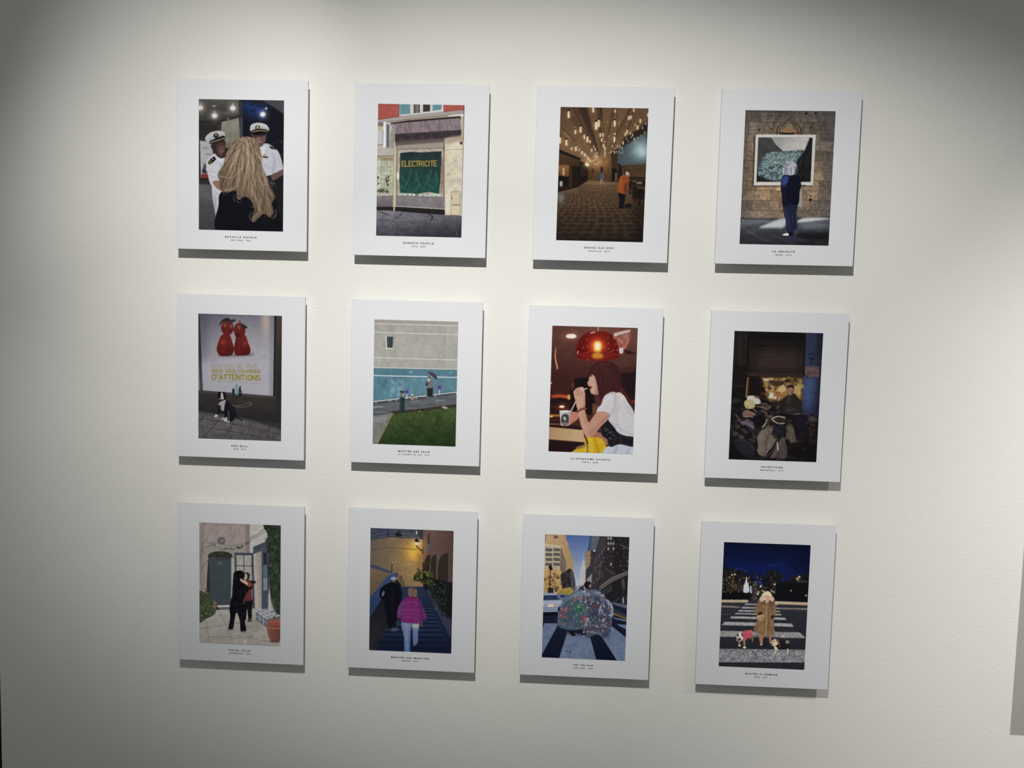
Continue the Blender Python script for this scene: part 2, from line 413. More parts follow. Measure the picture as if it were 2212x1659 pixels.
    p.im = keep*(1-np.minimum(1,hmask*1.25)[...,None]) + p.im*np.minimum(1,hmask*1.25)[...,None]
    for i in range(34):
        ex, ey = [(580,1050),(700,1090),(712,1200),(800,1180),(860,1170),(870,1050),(850,960),(800,890),(470,990),(440,890)][rg.randint(10)]
        ex += rg.randn()*16; ey += rg.randn()*20; r = 12+rg.rand()*22; a0 = rg.rand()*6
        p.ln([(ex+r*math.cos(a0+t), ey+r*1.3*math.sin(a0+t)) for t in np.linspace(0,2.6,8)], 3.4, cols[rg.randint(3)], w2=1, a=.7)
    p.ln([(470,985),(560,960),(600,880)],5,(214,190,156),curve=True,a=.8); p.ln([(440,870),(540,880),(620,790)],5,(206,180,146),curve=True,a=.7)
    return p

def pic_shopfront():
    p = Pic(((290,241),(993,257),(968,1336),(274,1312)), (186,172,148), 5)
    p.poly([(270,230),(1000,240),(995,310),(270,385)], (176,76,66), n=(.08,40,3))
    p.rect(460,240,820,345,(196,196,196))
    p.poly([(468,240),(548,240),(546,326),(466,334)], (92,146,156)); p.poly([(734,240),(806,240),(804,292),(732,304)], (92,146,156))
    for y in range(250,330,10): p.ln([(470,y),(544,y)],3,(70,118,130),a=.7)
    for y in range(250,296,10): p.ln([(736,y),(802,y)],3,(70,118,130),a=.7)
    p.ln([(462,245),(460,340)],5,(52,60,66)); p.ln([(550,245),(549,330)],4,(120,130,132))
    p.poly([(578,245),(630,245),(630,318),(576,322)], (92,86,84)); p.poly([(655,245),(712,245),(712,306),(655,312)], (58,50,54)); p.poly([(604,245),(614,245),(612,318),(602,320)],(130,124,118))
    p.poly([(820,285),(995,255),(995,320),(820,320)], (176,76,66)); p.poly([(270,330),(462,338),(462,360),(270,385)],(172,74,64))
    p.poly([(270,378),(540,342),(995,298),(995,332),(540,368),(270,404)], (188,180,172), g=((160,152,146),(500,340),(505,378)))
    p.ln([(270,388),(540,354),(980,312)],3,(120,112,108)); p.ln([(270,403),(540,370),(860,342)],4,(62,54,52)); p.ln([(270,376),(540,341),(990,297)],3,(90,76,72))
    p.poly([(856,346),(982,330),(982,350),(858,362)], (214,212,210))
    p.poly([(380,400),(540,378),(960,346),(962,380),(400,425)], (46,38,40))
    p.poly([(270,400),(335,402),(335,470),(270,470)],(120,108,96)); p.poly([(285,425),(335,425),(335,465),(285,465)],(190,178,140))
    p.poly([(428,404),(955,362),(966,464),(384,494)], (128,110,116), n=(.18,22,6,(.6,1.6)))
    p.blobs([(700,400),(940,375),(950,440),(720,460)],45,3,8,[(150,134,134),(130,112,114)],a=.55,b=2); p.blobs([(430,420),(700,400),(700,460),(420,480)],18,3,7,[(134,116,118)],a=.5,b=2)
    p.ln([(568,392),(546,484)],4,(124,104,106),b=1); p.ln([(470,402),(440,488)],4,(116,98,100),b=1)
    p.poly([(384,494),(966,460),(962,518),(820,528),(640,538),(392,547)], (66,54,60), n=(.22,18,8))
    for i in range(7):
        x = 400+i*82; y0 = 545-i*4
        p.sm([(x,y0-40),(x+40,y0-46),(x+78,y0-42),(x+60,y0-10),(x+38,y0-4),(x+16,y0-10)],(46,36,42),a=.6,b=4)
    p.ln([(384,494),(966,462)],4,(40,32,36))
    # hanging sign and left shop
    p.poly([(334,390),(352,390),(350,600),(332,594)], (222,222,224)); p.poly([(352,390),(392,396),(386,608),(350,600)], (176,178,186))
    for i in range(9):
        y = 412+i*21; p.ln([(360,y),(378,y+6),(362,y+13),(380,y+18)],5,(34,34,42))
    p.poly([(283,462),(330,462),(328,576),(281,580)], (186,186,190)); p.ln([(283,578),(330,575)],4,(70,66,66)); p.ln([(331,460),(330,575)],3,(80,76,76))
    p.poly([(388,405),(432,410),(425,600),(385,605)],(150,142,134),n=(.12,14,3)); p.ln([(398,420),(392,470)],8,(190,188,182))
    p.poly([(270,604),(424,606),(418,668),(270,672)], (176,172,162), n=(.05,30,2)); p.ln([(280,668),(415,666)],5,(78,70,62))
    p.poly([(270,676),(416,676),(411,985),(270,992)], (178,182,158), n=(.12,26,4)); p.poly([(285,676),(412,676),(412,705),(285,705)],(150,136,104),n=(.1,10,3))
    for x in (318,342,368,394): p.ln([(x,700),(x-3,960)],3,(132,124,100),a=.8)
    for y in range(720,960,34): p.ln([(310,y),(412,y+3)],3,(132,124,100),a=.8)
    p.ln([(300,690),(296,950)],12,(206,208,190),a=.7,b=3)
    p.blobs([(355,820),(380,825),(375,910),(358,912)],16,4,9,[(60,64,40),(80,78,50)]); p.blobs([(282,820),(296,820),(296,905),(280,905)],12,4,8,[(58,56,42)])
    p.blobs([(280,935),(370,935),(372,960),(280,965)],36,4,9,[(52,70,50),(38,50,40),(90,100,70)]); p.blobs([(280,960),(385,958),(385,985),(280,985)],22,4,8,[(176,150,160),(150,118,136),(196,190,180)])
    p.poly([(270,992),(412,985),(408,1086),(270,1090)], (122,114,118), g=((92,86,92),(300,1010),(300,1085)), n=(.1,30,7)); p.poly([(270,1078),(415,1080),(415,1112),(270,1108)], (34,30,32))
    p.poly([(420,560),(444,560),(438,1072),(412,1076)], (196,182,152)); p.ln([(442,560),(437,1070)],4,(110,96,80)); p.ln([(418,600),(412,1070)],3,(120,106,88))
    # window
    p.poly([(428,546),(832,526),(832,640),(440,640)], (80,66,62), g=((140,124,112),(600,540),(605,600)))
    p.poly([(444,584),(830,560),(828,606),(444,614)], (156,142,132)); p.ln([(444,614),(828,607)],4,(86,72,68))
    p.poly([(444,616),(826,610),(826,1004),(440,990)], (172,160,144), n=(.14,16,5)); p.ln([(824,560),(824,1004)],5,(70,60,56)); p.ln([(446,616),(444,985)],4,(104,92,84))
    p.sm([(800,700),(822,720),(820,900),(800,960)],(130,96,70),a=.7,b=5); p.sm([(446,800),(462,810),(462,860),(446,850)],(222,222,222),b=2)
    tarp = [(470,644),(560,634),(640,640),(806,632),(802,740),(796,860),(786,978),(700,962),(600,978),(470,966),(462,850),(468,740)]
    p.poly(tarp, (32,46,48), g=((26,76,70),(620,640),(620,980)), n=(.10,40,9))
    p.ln([(632,640),(634,700)],3,(60,78,76)); p.ln([(466,700),(800,690)],2,(48,66,66),a=.6)
    for q in ([(480,830),(520,880),(560,940)],[(560,780),(540,860),(500,930)],[(600,800),(620,880),(660,940)],[(720,790),(700,860),(650,930)],[(760,800),(770,880),(740,950)],[(700,900),(740,930),(780,960)],[(480,910),(540,950),(620,968)],[(630,900),(600,940),(560,965)],[(690,830),(730,870),(790,880)]):
        p.ln(q,14,(62,132,118),w2=5,curve=True,a=.55,b=6); p.ln([(x+16,y+6) for x,y in q],12,(10,48,44),w2=4,curve=True,a=.5,b=6)
    p.sm([(466,975),(560,972),(640,985),(720,975),(790,980),(785,1000),(640,996),(470,992)],(178,192,178)); p.blobs([(470,976),(788,980),(788,998),(470,990)],34,3,8,[(110,126,112),(205,212,200),(70,84,76)])
    p.text('ELECTRICITE',484,711,766,41,6,(198,160,52),tilt=-1,gap=.28)
    p.poly([(440,990),(834,1004),(834,1104),(438,1076)], (128,120,122), g=((112,106,112),(600,1000),(600,1090)), n=(.08,40,3)); p.ln([(438,1074),(834,1102)],5,(172,166,164))
    p.poly([(430,1078),(834,1106),(832,1150),(425,1118)], (32,28,32)); p.ln([(440,992),(830,1005)],4,(88,80,80))
    # right wall
    p.poly([(834,535),(995,515),(985,1160),(836,1148)], (206,192,168), n=(.08,40,11)); p.poly([(834,525),(995,500),(995,545),(834,575)],(170,152,128),b=8)
    p.ln([(834,612),(900,612),(984,606)],8,(222,212,192),b=1); p.ln([(834,620),(984,614)],4,(140,124,106))
    p.blobs([(840,700),(970,680),(965,940),(845,950)],16,8,20,[(214,202,180),(180,162,134)],a=.4,b=6)
    for q in ([(884,962),(956,962),(954,1068),(882,1066),(884,962)],[(884,1074),(956,1074),(954,1156),(882,1150),(884,1074)]): p.ln(q,4,(120,104,80))
    p.rect(888,968,950,1062,(204,188,152)); p.rect(888,1080,950,1148,(206,190,154)); p.el(890,1016,4,8,(90,74,56)); p.sm([(955,560),(972,555),(972,580),(958,575)],(50,42,42))
    p.sm([(838,1010),(880,1020),(875,1140),(838,1140)],(216,206,186),a=.7,b=5)
    p.ln([(990,270),(982,700),(972,1150)],8,(66,58,58))
    # pavement
    p.poly([(260,1104),(410,1112),(640,1135),(985,1160),(985,1345),(260,1330)], (114,112,122), g=((48,47,56),(560,1120),(580,1330)), n=(.16,36,13,(1.6,.7)))
    p.ln([(275,1112),(420,1118)],6,(128,126,136),b=2)
    for q in ([(600,1180),(500,1310)],[(740,1150),(690,1250),(640,1330)],[(840,1160),(800,1330)],[(480,1135),(300,1290)],[(380,1125),(280,1200)],[(930,1165),(925,1335)]): p.ln(q,3,(50,48,56),a=.8)
    for q in ([(276,1180),(600,1215),(970,1230)],[(276,1245),(970,1290)]): p.ln(q,3,(48,46,54),a=.6,curve=True)
    for q in ([(430,1230),(412,1300)],[(360,1255),(280,1300)],[(660,1220),(640,1270)],[(930,1290),(925,1330)]): p.ln(q,4,(132,130,142),a=.5,b=1)
    p.ln([(700,1140),(732,1165),(715,1200)],7,(30,28,34),curve=True); p.ln([(300,1112),(345,1135),(390,1150)],6,(42,40,46),curve=True); p.ln([(490,1130),(470,1150)],5,(40,38,44))
    return p

def pic_hall():
    p = Pic(((307,231),(1025,242),(972,1331),(268,1315)), (44,28,20), 7)
    V = (640,650)
    p.poly([(280,215),(1040,220),(1030,380),(760,585),(640,655),(500,685),(280,590)], (108,74,47), g=((150,106,66),(500,240),(560,650)))
    for x0,x1,c in ((300,440,(96,66,44)),(440,520,(52,35,26)),(520,600,(126,88,56)),(600,650,(66,44,30)),(650,740,(132,92,58)),(740,765,(74,50,34)),(765,880,(136,96,62)),(880,915,(84,58,38)),(915,1040,(118,84,56))):
        p.poly([(x0,215),(x1,215),(V[0]+(x1-640)*.06,V[1]),(V[0]+(x0-640)*.06,V[1])], c, a=.75, b=6)
    for q in ([(396,240),(440,330),(560,520),(610,640)],[(620,240),(640,400),(665,560)],[(752,250),(748,480),(690,620)],[(890,250),(830,440),(740,590)],[(1010,330),(900,430),(760,570)],[(300,400),(420,520),(560,660)]):
        p.ln(q,7,(140,100,62),w2=3,curve=True,a=.5,b=4); p.ln([(x+14,y) for x,y in q],9,(34,22,16),w2=3,curve=True,a=.5,b=4)
    p.ln([(335,440),(382,490)],16,(176,140,100),a=.6,b=7); p.ln([(440,520),(480,575)],14,(170,134,92),a=.6,b=6); p.ln([(490,570),(520,610)],10,(160,120,80),a=.5,b=5)
    p.poly([(495,700),(560,672),(640,652),(765,580),(775,850),(530,835)], (116,78,44), g=((84,54,32),(640,660),(640,840)), n=(.12,18,4)); p.glow(640,690,70,(60,40,18)); p.glow(590,690,50,(50,34,16))
    p.poly([(716,590),(768,575),(765,735),(722,735)], (58,36,24))
    for y in range(600,735,14): p.ln([(722,y),(766,y-2)],4,(120,78,44),a=.7)
    p.poly([(722,735),(764,735),(764,845),(722,845)],(26,18,14)); p.rect(748,770,762,840,(110,100,80),b=2)
    p.poly([(770,590),(870,500),(1040,400),(1010,705),(800,705),(768,690)], (74,90,94), n=(.08,10,5,(2,.6))); p.glow(960,570,80,(92,106,108)); p.glow(975,620,50,(40,52,54)); p.glow(880,640,70,(8,16,20))
    p.poly([(820,490),(930,420),(1030,340),(1030,420),(930,480),(780,580)],(52,36,28),b=7)
    p.poly([(1000,480),(1015,420),(1010,480)],(60,40,30),b=3)
    # left shops
    p.poly([(285,580),(465,655),(455,722),(285,705)], (96,64,36), g=((70,46,28),(380,610),(380,720))); p.poly([(285,575),(470,650),(468,668),(285,605)],(34,22,16),b=2)
    p.poly([(280,704),(455,718),(530,735),(528,850),(450,890),(275,930)], (26,17,13)); p.poly([(290,704),(378,708),(374,800),(288,800)], (172,108,50), g=((120,70,34),(330,710),(330,800))); p.rect(325,730,338,790,(244,208,150),b=4)
    p.rect(296,700,362,712,(120,70,40)); p.rect(375,712,400,890,(70,44,26),b=2); p.rect(400,715,450,890,(34,22,16)); p.rect(465,700,525,800,(44,30,22),b=3)
    p.poly([(284,790),(345,800),(345,835),(284,830)],(24,16,14),b=3); p.rect(300,838,322,882,(196,206,206),b=3); p.rect(288,880,372,905,(60,26,20),b=3)
    p.ln([(505,690),(550,690)],16,(60,40,26)); p.el(522,700,17,17,(250,220,176),b=3); p.glow(522,700,34,(90,64,34)); p.ln([(545,690),(575,686)],4,(150,110,70))
    p.rect(560,735,580,775,(80,50,30),b=2); p.rect(632,720,650,770,(46,30,24),b=2)
    # floor
    p.poly([(260,935),(450,885),(530,830),(640,838),(780,845),(1010,880),(1010,1345),(250,1340)], (122,92,60), g=((62,44,32),(640,860),(600,1290))); p.glow(620,880,110,(34,24,12),ry=44); p.glow(540,1010,180,(18,12,7),ry=70)
    rg = p.rng; y = 868.0; k = 0
    while y < 1330:
        d = 4.5 + (y-860)*.068; x = 250 + (k % 2)*d*1.4
        while x < 1010:
            yy = y + rg.randn()*d*.12
            if not (yy < 935 and x < 450):
                f = (yy-860)/470
                p.el(x+rg.randn()*d*.2, yy, d*1.18, d*.52, (78-48*f,54-33*f,34-18*f), a=.72, b=d*.12)
                p.ln([(x-d*.9,yy+d*.62),(x+d*.9,yy+d*.66)], max(1.5,d*.16), (146-70*f,112-56*f,74-38*f), a=.4)
            x += d*2.75
        y += d*1.3; k += 1
    p.glow(305,965,34,(34,56,66)); p.glow(310,1000,30,(14,26,34))
    p.poly([(250,1150),(300,1150),(280,1340),(250,1340)],(24,16,14),a=.4,b=25); p.poly([(250,1290),(1000,1295),(1000,1350),(250,1350)],(22,15,14),a=.4,b=22); p.poly([(880,1000),(1010,990),(1000,1345),(900,1340)],(22,15,14),a=.5,b=25)
    # kiosk at the right
    p.poly([(798,705),(1010,694),(1010,905),(770,900),(770,760)], (36,24,18)); p.poly([(824,716),(1010,702),(1005,805),(832,800)], (92,64,40), n=(.08,14,3)); p.ln([(800,708),(1010,697)],8,(120,84,52)); p.rect(808,720,820,800,(110,76,48),b=2)
    p.ln([(830,745),(1005,742)],4,(60,40,26)); p.poly([(865,815),(1005,812),(1005,835),(865,840)],(62,42,28)); p.el(945,850,26,9,(150,130,110),b=3); p.el(905,838,20,6,(110,90,70),b=3)
    p.poly([(880,862),(1000,868),(995,995),(884,988)], (58,38,26)); p.poly([(895,880),(990,884),(985,980),(898,975)],(34,22,17)); p.poly([(925,880),(1000,885),(998,905),(925,898)],(90,58,38)); p.ln([(950,900),(946,1025)],12,(20,14,13)); p.ln([(900,985),(975,1025)],5,(24,16,14))
    p.ln([(868,840),(866,940)],7,(20,14,13)); p.ln([(855,905),(885,945)],6,(22,15,14))
    # man sweeping
    p.sm([(776,925),(828,930),(824,990),(814,1052),(778,1052),(782,990)], (20,18,24)); p.sm([(790,800),(835,783),(862,800),(862,850),(850,900),(838,940),(780,930),(762,915),(768,870)], (178,80,30), b=1)
    p.sm([(832,850),(860,860),(850,920),(828,938),(818,900)], (112,46,20), a=.8, b=4); p.ln([(800,812),(785,900)],8,(222,112,46),a=.6,b=4); p.el(850,780,17,15,(196,160,132),rot=30); p.el(846,772,15,9,(214,206,196),rot=30,b=1); p.el(863,790,6,5,(150,100,74),b=1)
    p.ln([(848,860),(856,930),(862,1020)],4,(120,84,56)); p.ln([(852,870),(860,905)],9,(150,96,66),w2=6); p.sm([(828,1030),(850,1015),(880,1030),(878,1050),(825,1050)],(24,20,22))
    p.el(795,1052,26,6,(16,12,12),b=2)
    # far walker
    p.sm([(626,775),(650,770),(655,800),(648,828),(628,826)], (70,96,112)); p.el(641,764,8,9,(70,46,36)); p.ln([(635,826),(630,864)],9,(176,148,120)); p.ln([(646,826),(654,862)],9,(160,132,106)); p.ln([(650,780),(660,815)],5,(140,100,80))
    # hanging tube lamps
    lamps = [(374,290,55),(573,250,46),(751,262,28),(903,255,28),(1018,292,30),(863,318,34),(880,312,32),(956,342,32),(597,380,62),(618,362,55),(748,362,48),(470,413,48),(428,433,36),(500,472,36),(525,492,46),(545,512,26),(303,500,50),(355,520,48),(397,570,26),(432,568,40),(459,580,20),(482,602,32),(630,458,32),(652,456,30),(641,497,30),(748,452,26),(745,490,40),(658,545,30),(740,512,20),(847,430,32),(833,452,28),(875,445,22),(893,460,22),(914,374,18),(934,395,36),(974,402,18),(1000,366,18),(588,575,24),(576,553,18),(560,582,26),(666,515,16),(815,522,28),(790,552,20),(770,550,18),(805,560,14),(855,508,14),(905,490,22),(932,480,14),(962,466,12),(991,438,14),(880,478,14),(843,490,14),(912,520,12),(690,355,8),(784,366,8),(698,470,8),(420,400,8),(845,372,8),(728,552,18),(718,596,18),(760,596,16),(745,600,20),(785,606,10)]
    for i in range(26):
        t = rg.rand(); lamps.append((500+t*55+rg.randn()*4, 615+t*70+rg.randn()*6, 20-12*t))
    for i in range(16):
        t = rg.rand(); lamps.append((600+rg.randn()*8, 600+t*60, 14-8*t))
    for i in range(22):
        t = rg.rand(); lamps.append((668+rg.randn()*4, 560+t*80, 14-9*t))
    for i in range(16): lamps.append((560+rg.rand()*80, 665+rg.rand()*40, 6))
    for i in range(14): lamps.append((700+rg.rand()*120, 560+rg.rand()*50, 8))
    for x,y,h in lamps:
        w = max(4,h*.33)
        if h > 24: p.ln([(x,y-h*.5),(x,y-h*.3)],w*1.15,(24,15,10)); p.glow(x,y+h*.1,h*.55,(46,28,10))
        p.ln([(x,y-h*.28),(x,y+h*.48)],w,(255,228,180)); p.ln([(x,y+h*.1),(x,y+h*.45)],w*.6,(255,246,224))
    return p

def pic_stone_gallery():
    p = Pic(((334,251),(1050,259),(994,1328),(284,1316)), (120,96,74), 9)
    rg = p.rng
    rows = [240,262,345,436,500,580,655,740,812,890,968,1046,1112]
    for i in range(len(rows)-1):
        y0, y1 = rows[i], rows[i+1]; x = 250 + rg.rand()*60
        while x < 1070:
            w = 70+rg.rand()*90; cx, cy = x+w/2, (y0+y1)/2
            warm = math.exp(-((cx-640)/330)**2)*math.exp(-((cy-760)/330)**2); t = .82+.3*rg.rand()
            if cx > 900: warm *= .75
            c = np.array((104,94,86))*(1-warm) + np.array((184,138,90))*warm
            p.poly([(x,y0),(x+w,y0+rg.randn()*2),(x+w,y1),(x,y1)], c*t, n=(.16,26,i*13+int(x) % 11))
            p.ln([(x,y0),(x+rg.randn()*2,y1)],3,(56,46,40),a=.65); p.ln([(x,y0+1),(x+w*.5,y0+1+rg.randn()*2),(x+w,y0+1)],4,(54,44,38),a=.65); p.ln([(x+4,y1-5),(x+w-4,y1-5)],3,(190,160,124),a=.22)
            x += w
    p.tex([(280,240),(1060,240),(1000,1120),(280,1120)], .16, 12, 21)
    p.poly([(320,230),(1070,230),(1060,330),(320,320)],(70,64,64),a=.45,b=30); p.poly([(960,240),(1070,240),(1000,1120),(930,1120)],(74,70,74),a=.4,b=40); p.poly([(280,240),(370,240),(340,1110),(280,1110)],(60,52,50),a=.4,b=26)
    for x,y,r in ((815,278,9),(890,278,9),(853,292,5),(853,390,7),(445,408,7),(541,404,6),(541,298,6),(445,310,5),(764,275,4),(955,284,4),(848,962,11),(850,935,6),(985,588,5),(700,960,5)): p.el(x,y,r,r,(22,17,16),b=1)
    p.ln([(470,266),(640,268)],4,(36,28,26)); p.ln([(515,270),(516,330)],4,(52,42,38)); p.ln([(610,275),(606,305),(588,310),(586,350),(560,352),(558,425)],4,(52,42,38)); p.ln([(800,430),(802,358),(840,356)],4,(52,42,38)); p.ln([(905,270),(908,350)],4,(56,46,42))
    # niche with an ogee head
    for w,c,o in ((14,(64,48,38),0),(7,(160,122,84),9),(7,(58,42,34),18)):
        p.ln([(585+o,440),(588+o,408),(606+o,380),(640+o*.4,362),(680,330+o),(716-o*.4,362),(752-o,380),(770-o,408),(774-o,440)],w,c,curve=True)
    p.sm([(618,438),(622,412),(650,398),(680,378),(705,398),(735,412),(738,440)],(150,110,70),b=3); p.poly([(612,432),(720,432),(720,448),(612,448)],(34,22,20)); p.ln([(575,432),(640,430)],5,(70,50,40)); p.ln([(712,430),(780,434)],5,(70,50,40))
    # framed landscape
    p.poly([(404,450),(420,450),(402,850),(390,850)],(30,24,22),a=.7,b=5); p.poly([(398,842),(870,842),(868,856),(395,858)],(40,32,28),a=.8,b=4)
    p.poly([(416,447),(892,448),(869,846),(400,846)], (208,203,196)); p.ln([(416,448),(892,449)],4,(236,232,226)); p.ln([(892,448),(869,846)],4,(150,144,138)); p.ln([(400,846),(869,846)],5,(236,232,224))
    fr = [(436,468),(866,470),(851,821),(421,821)]
    p.poly(fr, (30,33,37)); p.poly([(530,469),(842,470),(806,578),(620,584),(560,520)], (150,148,146), g=((190,186,180),(600,470),(720,570)), n=(.05,30,3))
    p.sm([(436,468),(530,469),(575,525),(630,582),(560,600),(480,620),(428,720)], (62,64,66), n=(.2,26,5,(.6,1.6)))
    water = [(500,596),(640,578),(800,572),(745,650),(735,740),(700,815),(540,815),(440,770),(445,690)]
    p.sm(water, (82,106,110), n=(.6,14,6)); p.sm([(520,620),(640,600),(760,600),(720,650),(560,690),(480,720)],(120,150,150),a=.5,b=10)
    rr = p.rng
    for i in range(260):
        x = 450+rr.rand()*300; y = 590+rr.rand()*220
        if x > 800-(y-570)*.5 or x < 520-(y-590)*.5: continue
        r = 6+rr.rand()*12; a0 = rr.rand()*6
        p.ln([(x+r*math.cos(a0+t),y+r*.5*math.sin(a0+t)) for t in np.linspace(0,2.0,6)], 5, [(206,220,220),(130,170,168),(206,226,224),(40,72,76)][rr.randint(4)], w2=1.5, a=.6)
    p.sm([(846,470),(866,470),(851,821),(700,821),(738,740),(746,655),(800,576),(826,520)], (30,29,33), n=(.3,18,8)); p.ln([(830,500),(790,610),(760,700)],6,(56,54,58),a=.6,b=4,curve=True); p.sm([(421,770),(520,800),(600,821),(421,821)],(24,27,34),a=.8,b=6)
    for q in ([(416,447),(892,448),(866,470),(436,468)],[(892,448),(869,846),(851,821),(866,470)],[(869,846),(400,846),(421,821),(851,821)],[(400,846),(416,447),(436,468),(421,821)]): p.poly(q,(206,201,194))
    p.ln([(892,448),(869,846)],3,(150,144,138)); p.ln([(436,468),(866,470),(851,821),(421,821),(436,468)],3,(120,114,108),a=.7)
    # floor
    p.poly([(270,1112),(640,1108),(1020,1096),(1010,1340),(270,1330)], (74,78,88), g=((38,38,46),(600,1130),(600,1320)), n=(.22,40,14,(1.8,.6)))
    p.poly([(270,1104),(560,1110),(1020,1092),(1020,1108),(560,1124),(270,1122)],(40,36,38),a=.6,b=4)
    p.sm([(442,1184),(540,1140),(650,1108),(640,1180),(540,1186)], (196,200,206), a=.9, b=7); p.sm([(742,1140),(800,1106),(940,1104),(1005,1112),(900,1128),(800,1142)], (214,218,224), a=.9, b=7); p.sm([(300,1140),(420,1118),(540,1122),(440,1160),(320,1170)],(120,126,136),a=.5,b=12); p.sm([(780,1150),(920,1140),(1000,1160),(920,1190),(800,1190)],(130,136,148),a=.5,b=12)
    p.poly([(730,1222),(850,1228),(1005,1216),(1005,1290),(860,1286),(740,1262)], (22,20,24), a=.85, b=10); p.ln([(350,1210),(500,1295)],3,(130,128,120),a=.6); p.poly([(650,1235),(720,1240),(740,1310),(670,1312)],(40,48,74),a=.7,b=10); p.el(318,1128,10,4,(220,220,220),a=.6,b=2)
    # woman seen from behind
    p.sm([(626,905),(646,908),(634,960),(620,1005),(614,1030),(596,1022),(606,970)], (132,86,70))
    p.sm([(752,870),(776,868),(784,1010),(742,994)], (150,150,142), b=1)
    p.sm([(632,1000),(742,1000),(738,1080),(746,1190),(722,1206),(716,1100),(706,1100),(714,1222),(668,1224),(650,1110)], (26,32,66)); p.ln([(650,1040),(672,1130),(686,1210)],14,(52,66,112),w2=8,curve=True,a=.6,b=5); p.ln([(712,1090),(720,1200)],5,(10,11,22),b=2); p.ln([(735,1060),(738,1180)],6,(44,54,90),a=.6,b=3)
    p.sm([(640,768),(700,758),(756,772),(776,846),(764,900),(758,984),(740,1006),(680,1000),(630,1010),(624,930),(614,880),(618,800)], (15,16,36)); p.sm([(626,790),(660,770),(676,790),(660,840),(624,848)], (46,66,160), a=.9, b=6); p.ln([(622,855),(660,862)],8,(30,40,96),b=4); p.ln([(640,890),(650,980)],10,(26,30,62),a=.7,b=5)
    p.sm([(630,730),(640,690),(680,656),(725,668),(748,710),(742,748),(700,768),(650,762),(626,756)], (172,176,190))
    for i in range(70):
        a = rr.rand()*math.pi*1.2-math.pi*1.1; r0 = 8+rr.rand()*14; r1 = 34+rr.rand()*26
        p.ln([(686+r0*math.cos(a),690+r0*math.sin(a)),(686+r1*math.cos(a+.2),706+r1*.9*math.sin(a+.2)),(686+r1*1.05*math.cos(a+.4),722+r1*math.sin(a+.4)*.9)], 3, [(214,218,232),(120,124,146),(176,182,202),(92,94,116)][rr.randint(4)], curve=True, a=.6)
    for i in range(60):
        x = 634+rr.rand()*106; p.ln([(x,700+rr.rand()*12),(x+rr.randn()*6,735),(x+rr.randn()*8,755+rr.rand()*12)],3,[(214,218,232),(104,108,130),(176,182,202),(80,84,106)][rr.randint(4)],curve=True,a=.6)
    p.sm([(740,690),(752,720),(748,760),(724,768)],(36,34,48),a=.8,b=4)
    p.sm([(628,1240),(660,1228),(684,1240),(668,1248),(634,1246)], (228,226,224)); p.sm([(718,1208),(745,1200),(758,1226),(740,1236),(722,1230)], (64,58,60)); p.sm([(680,1225),(714,1225),(714,1246),(680,1246)],(18,18,24))
    return p

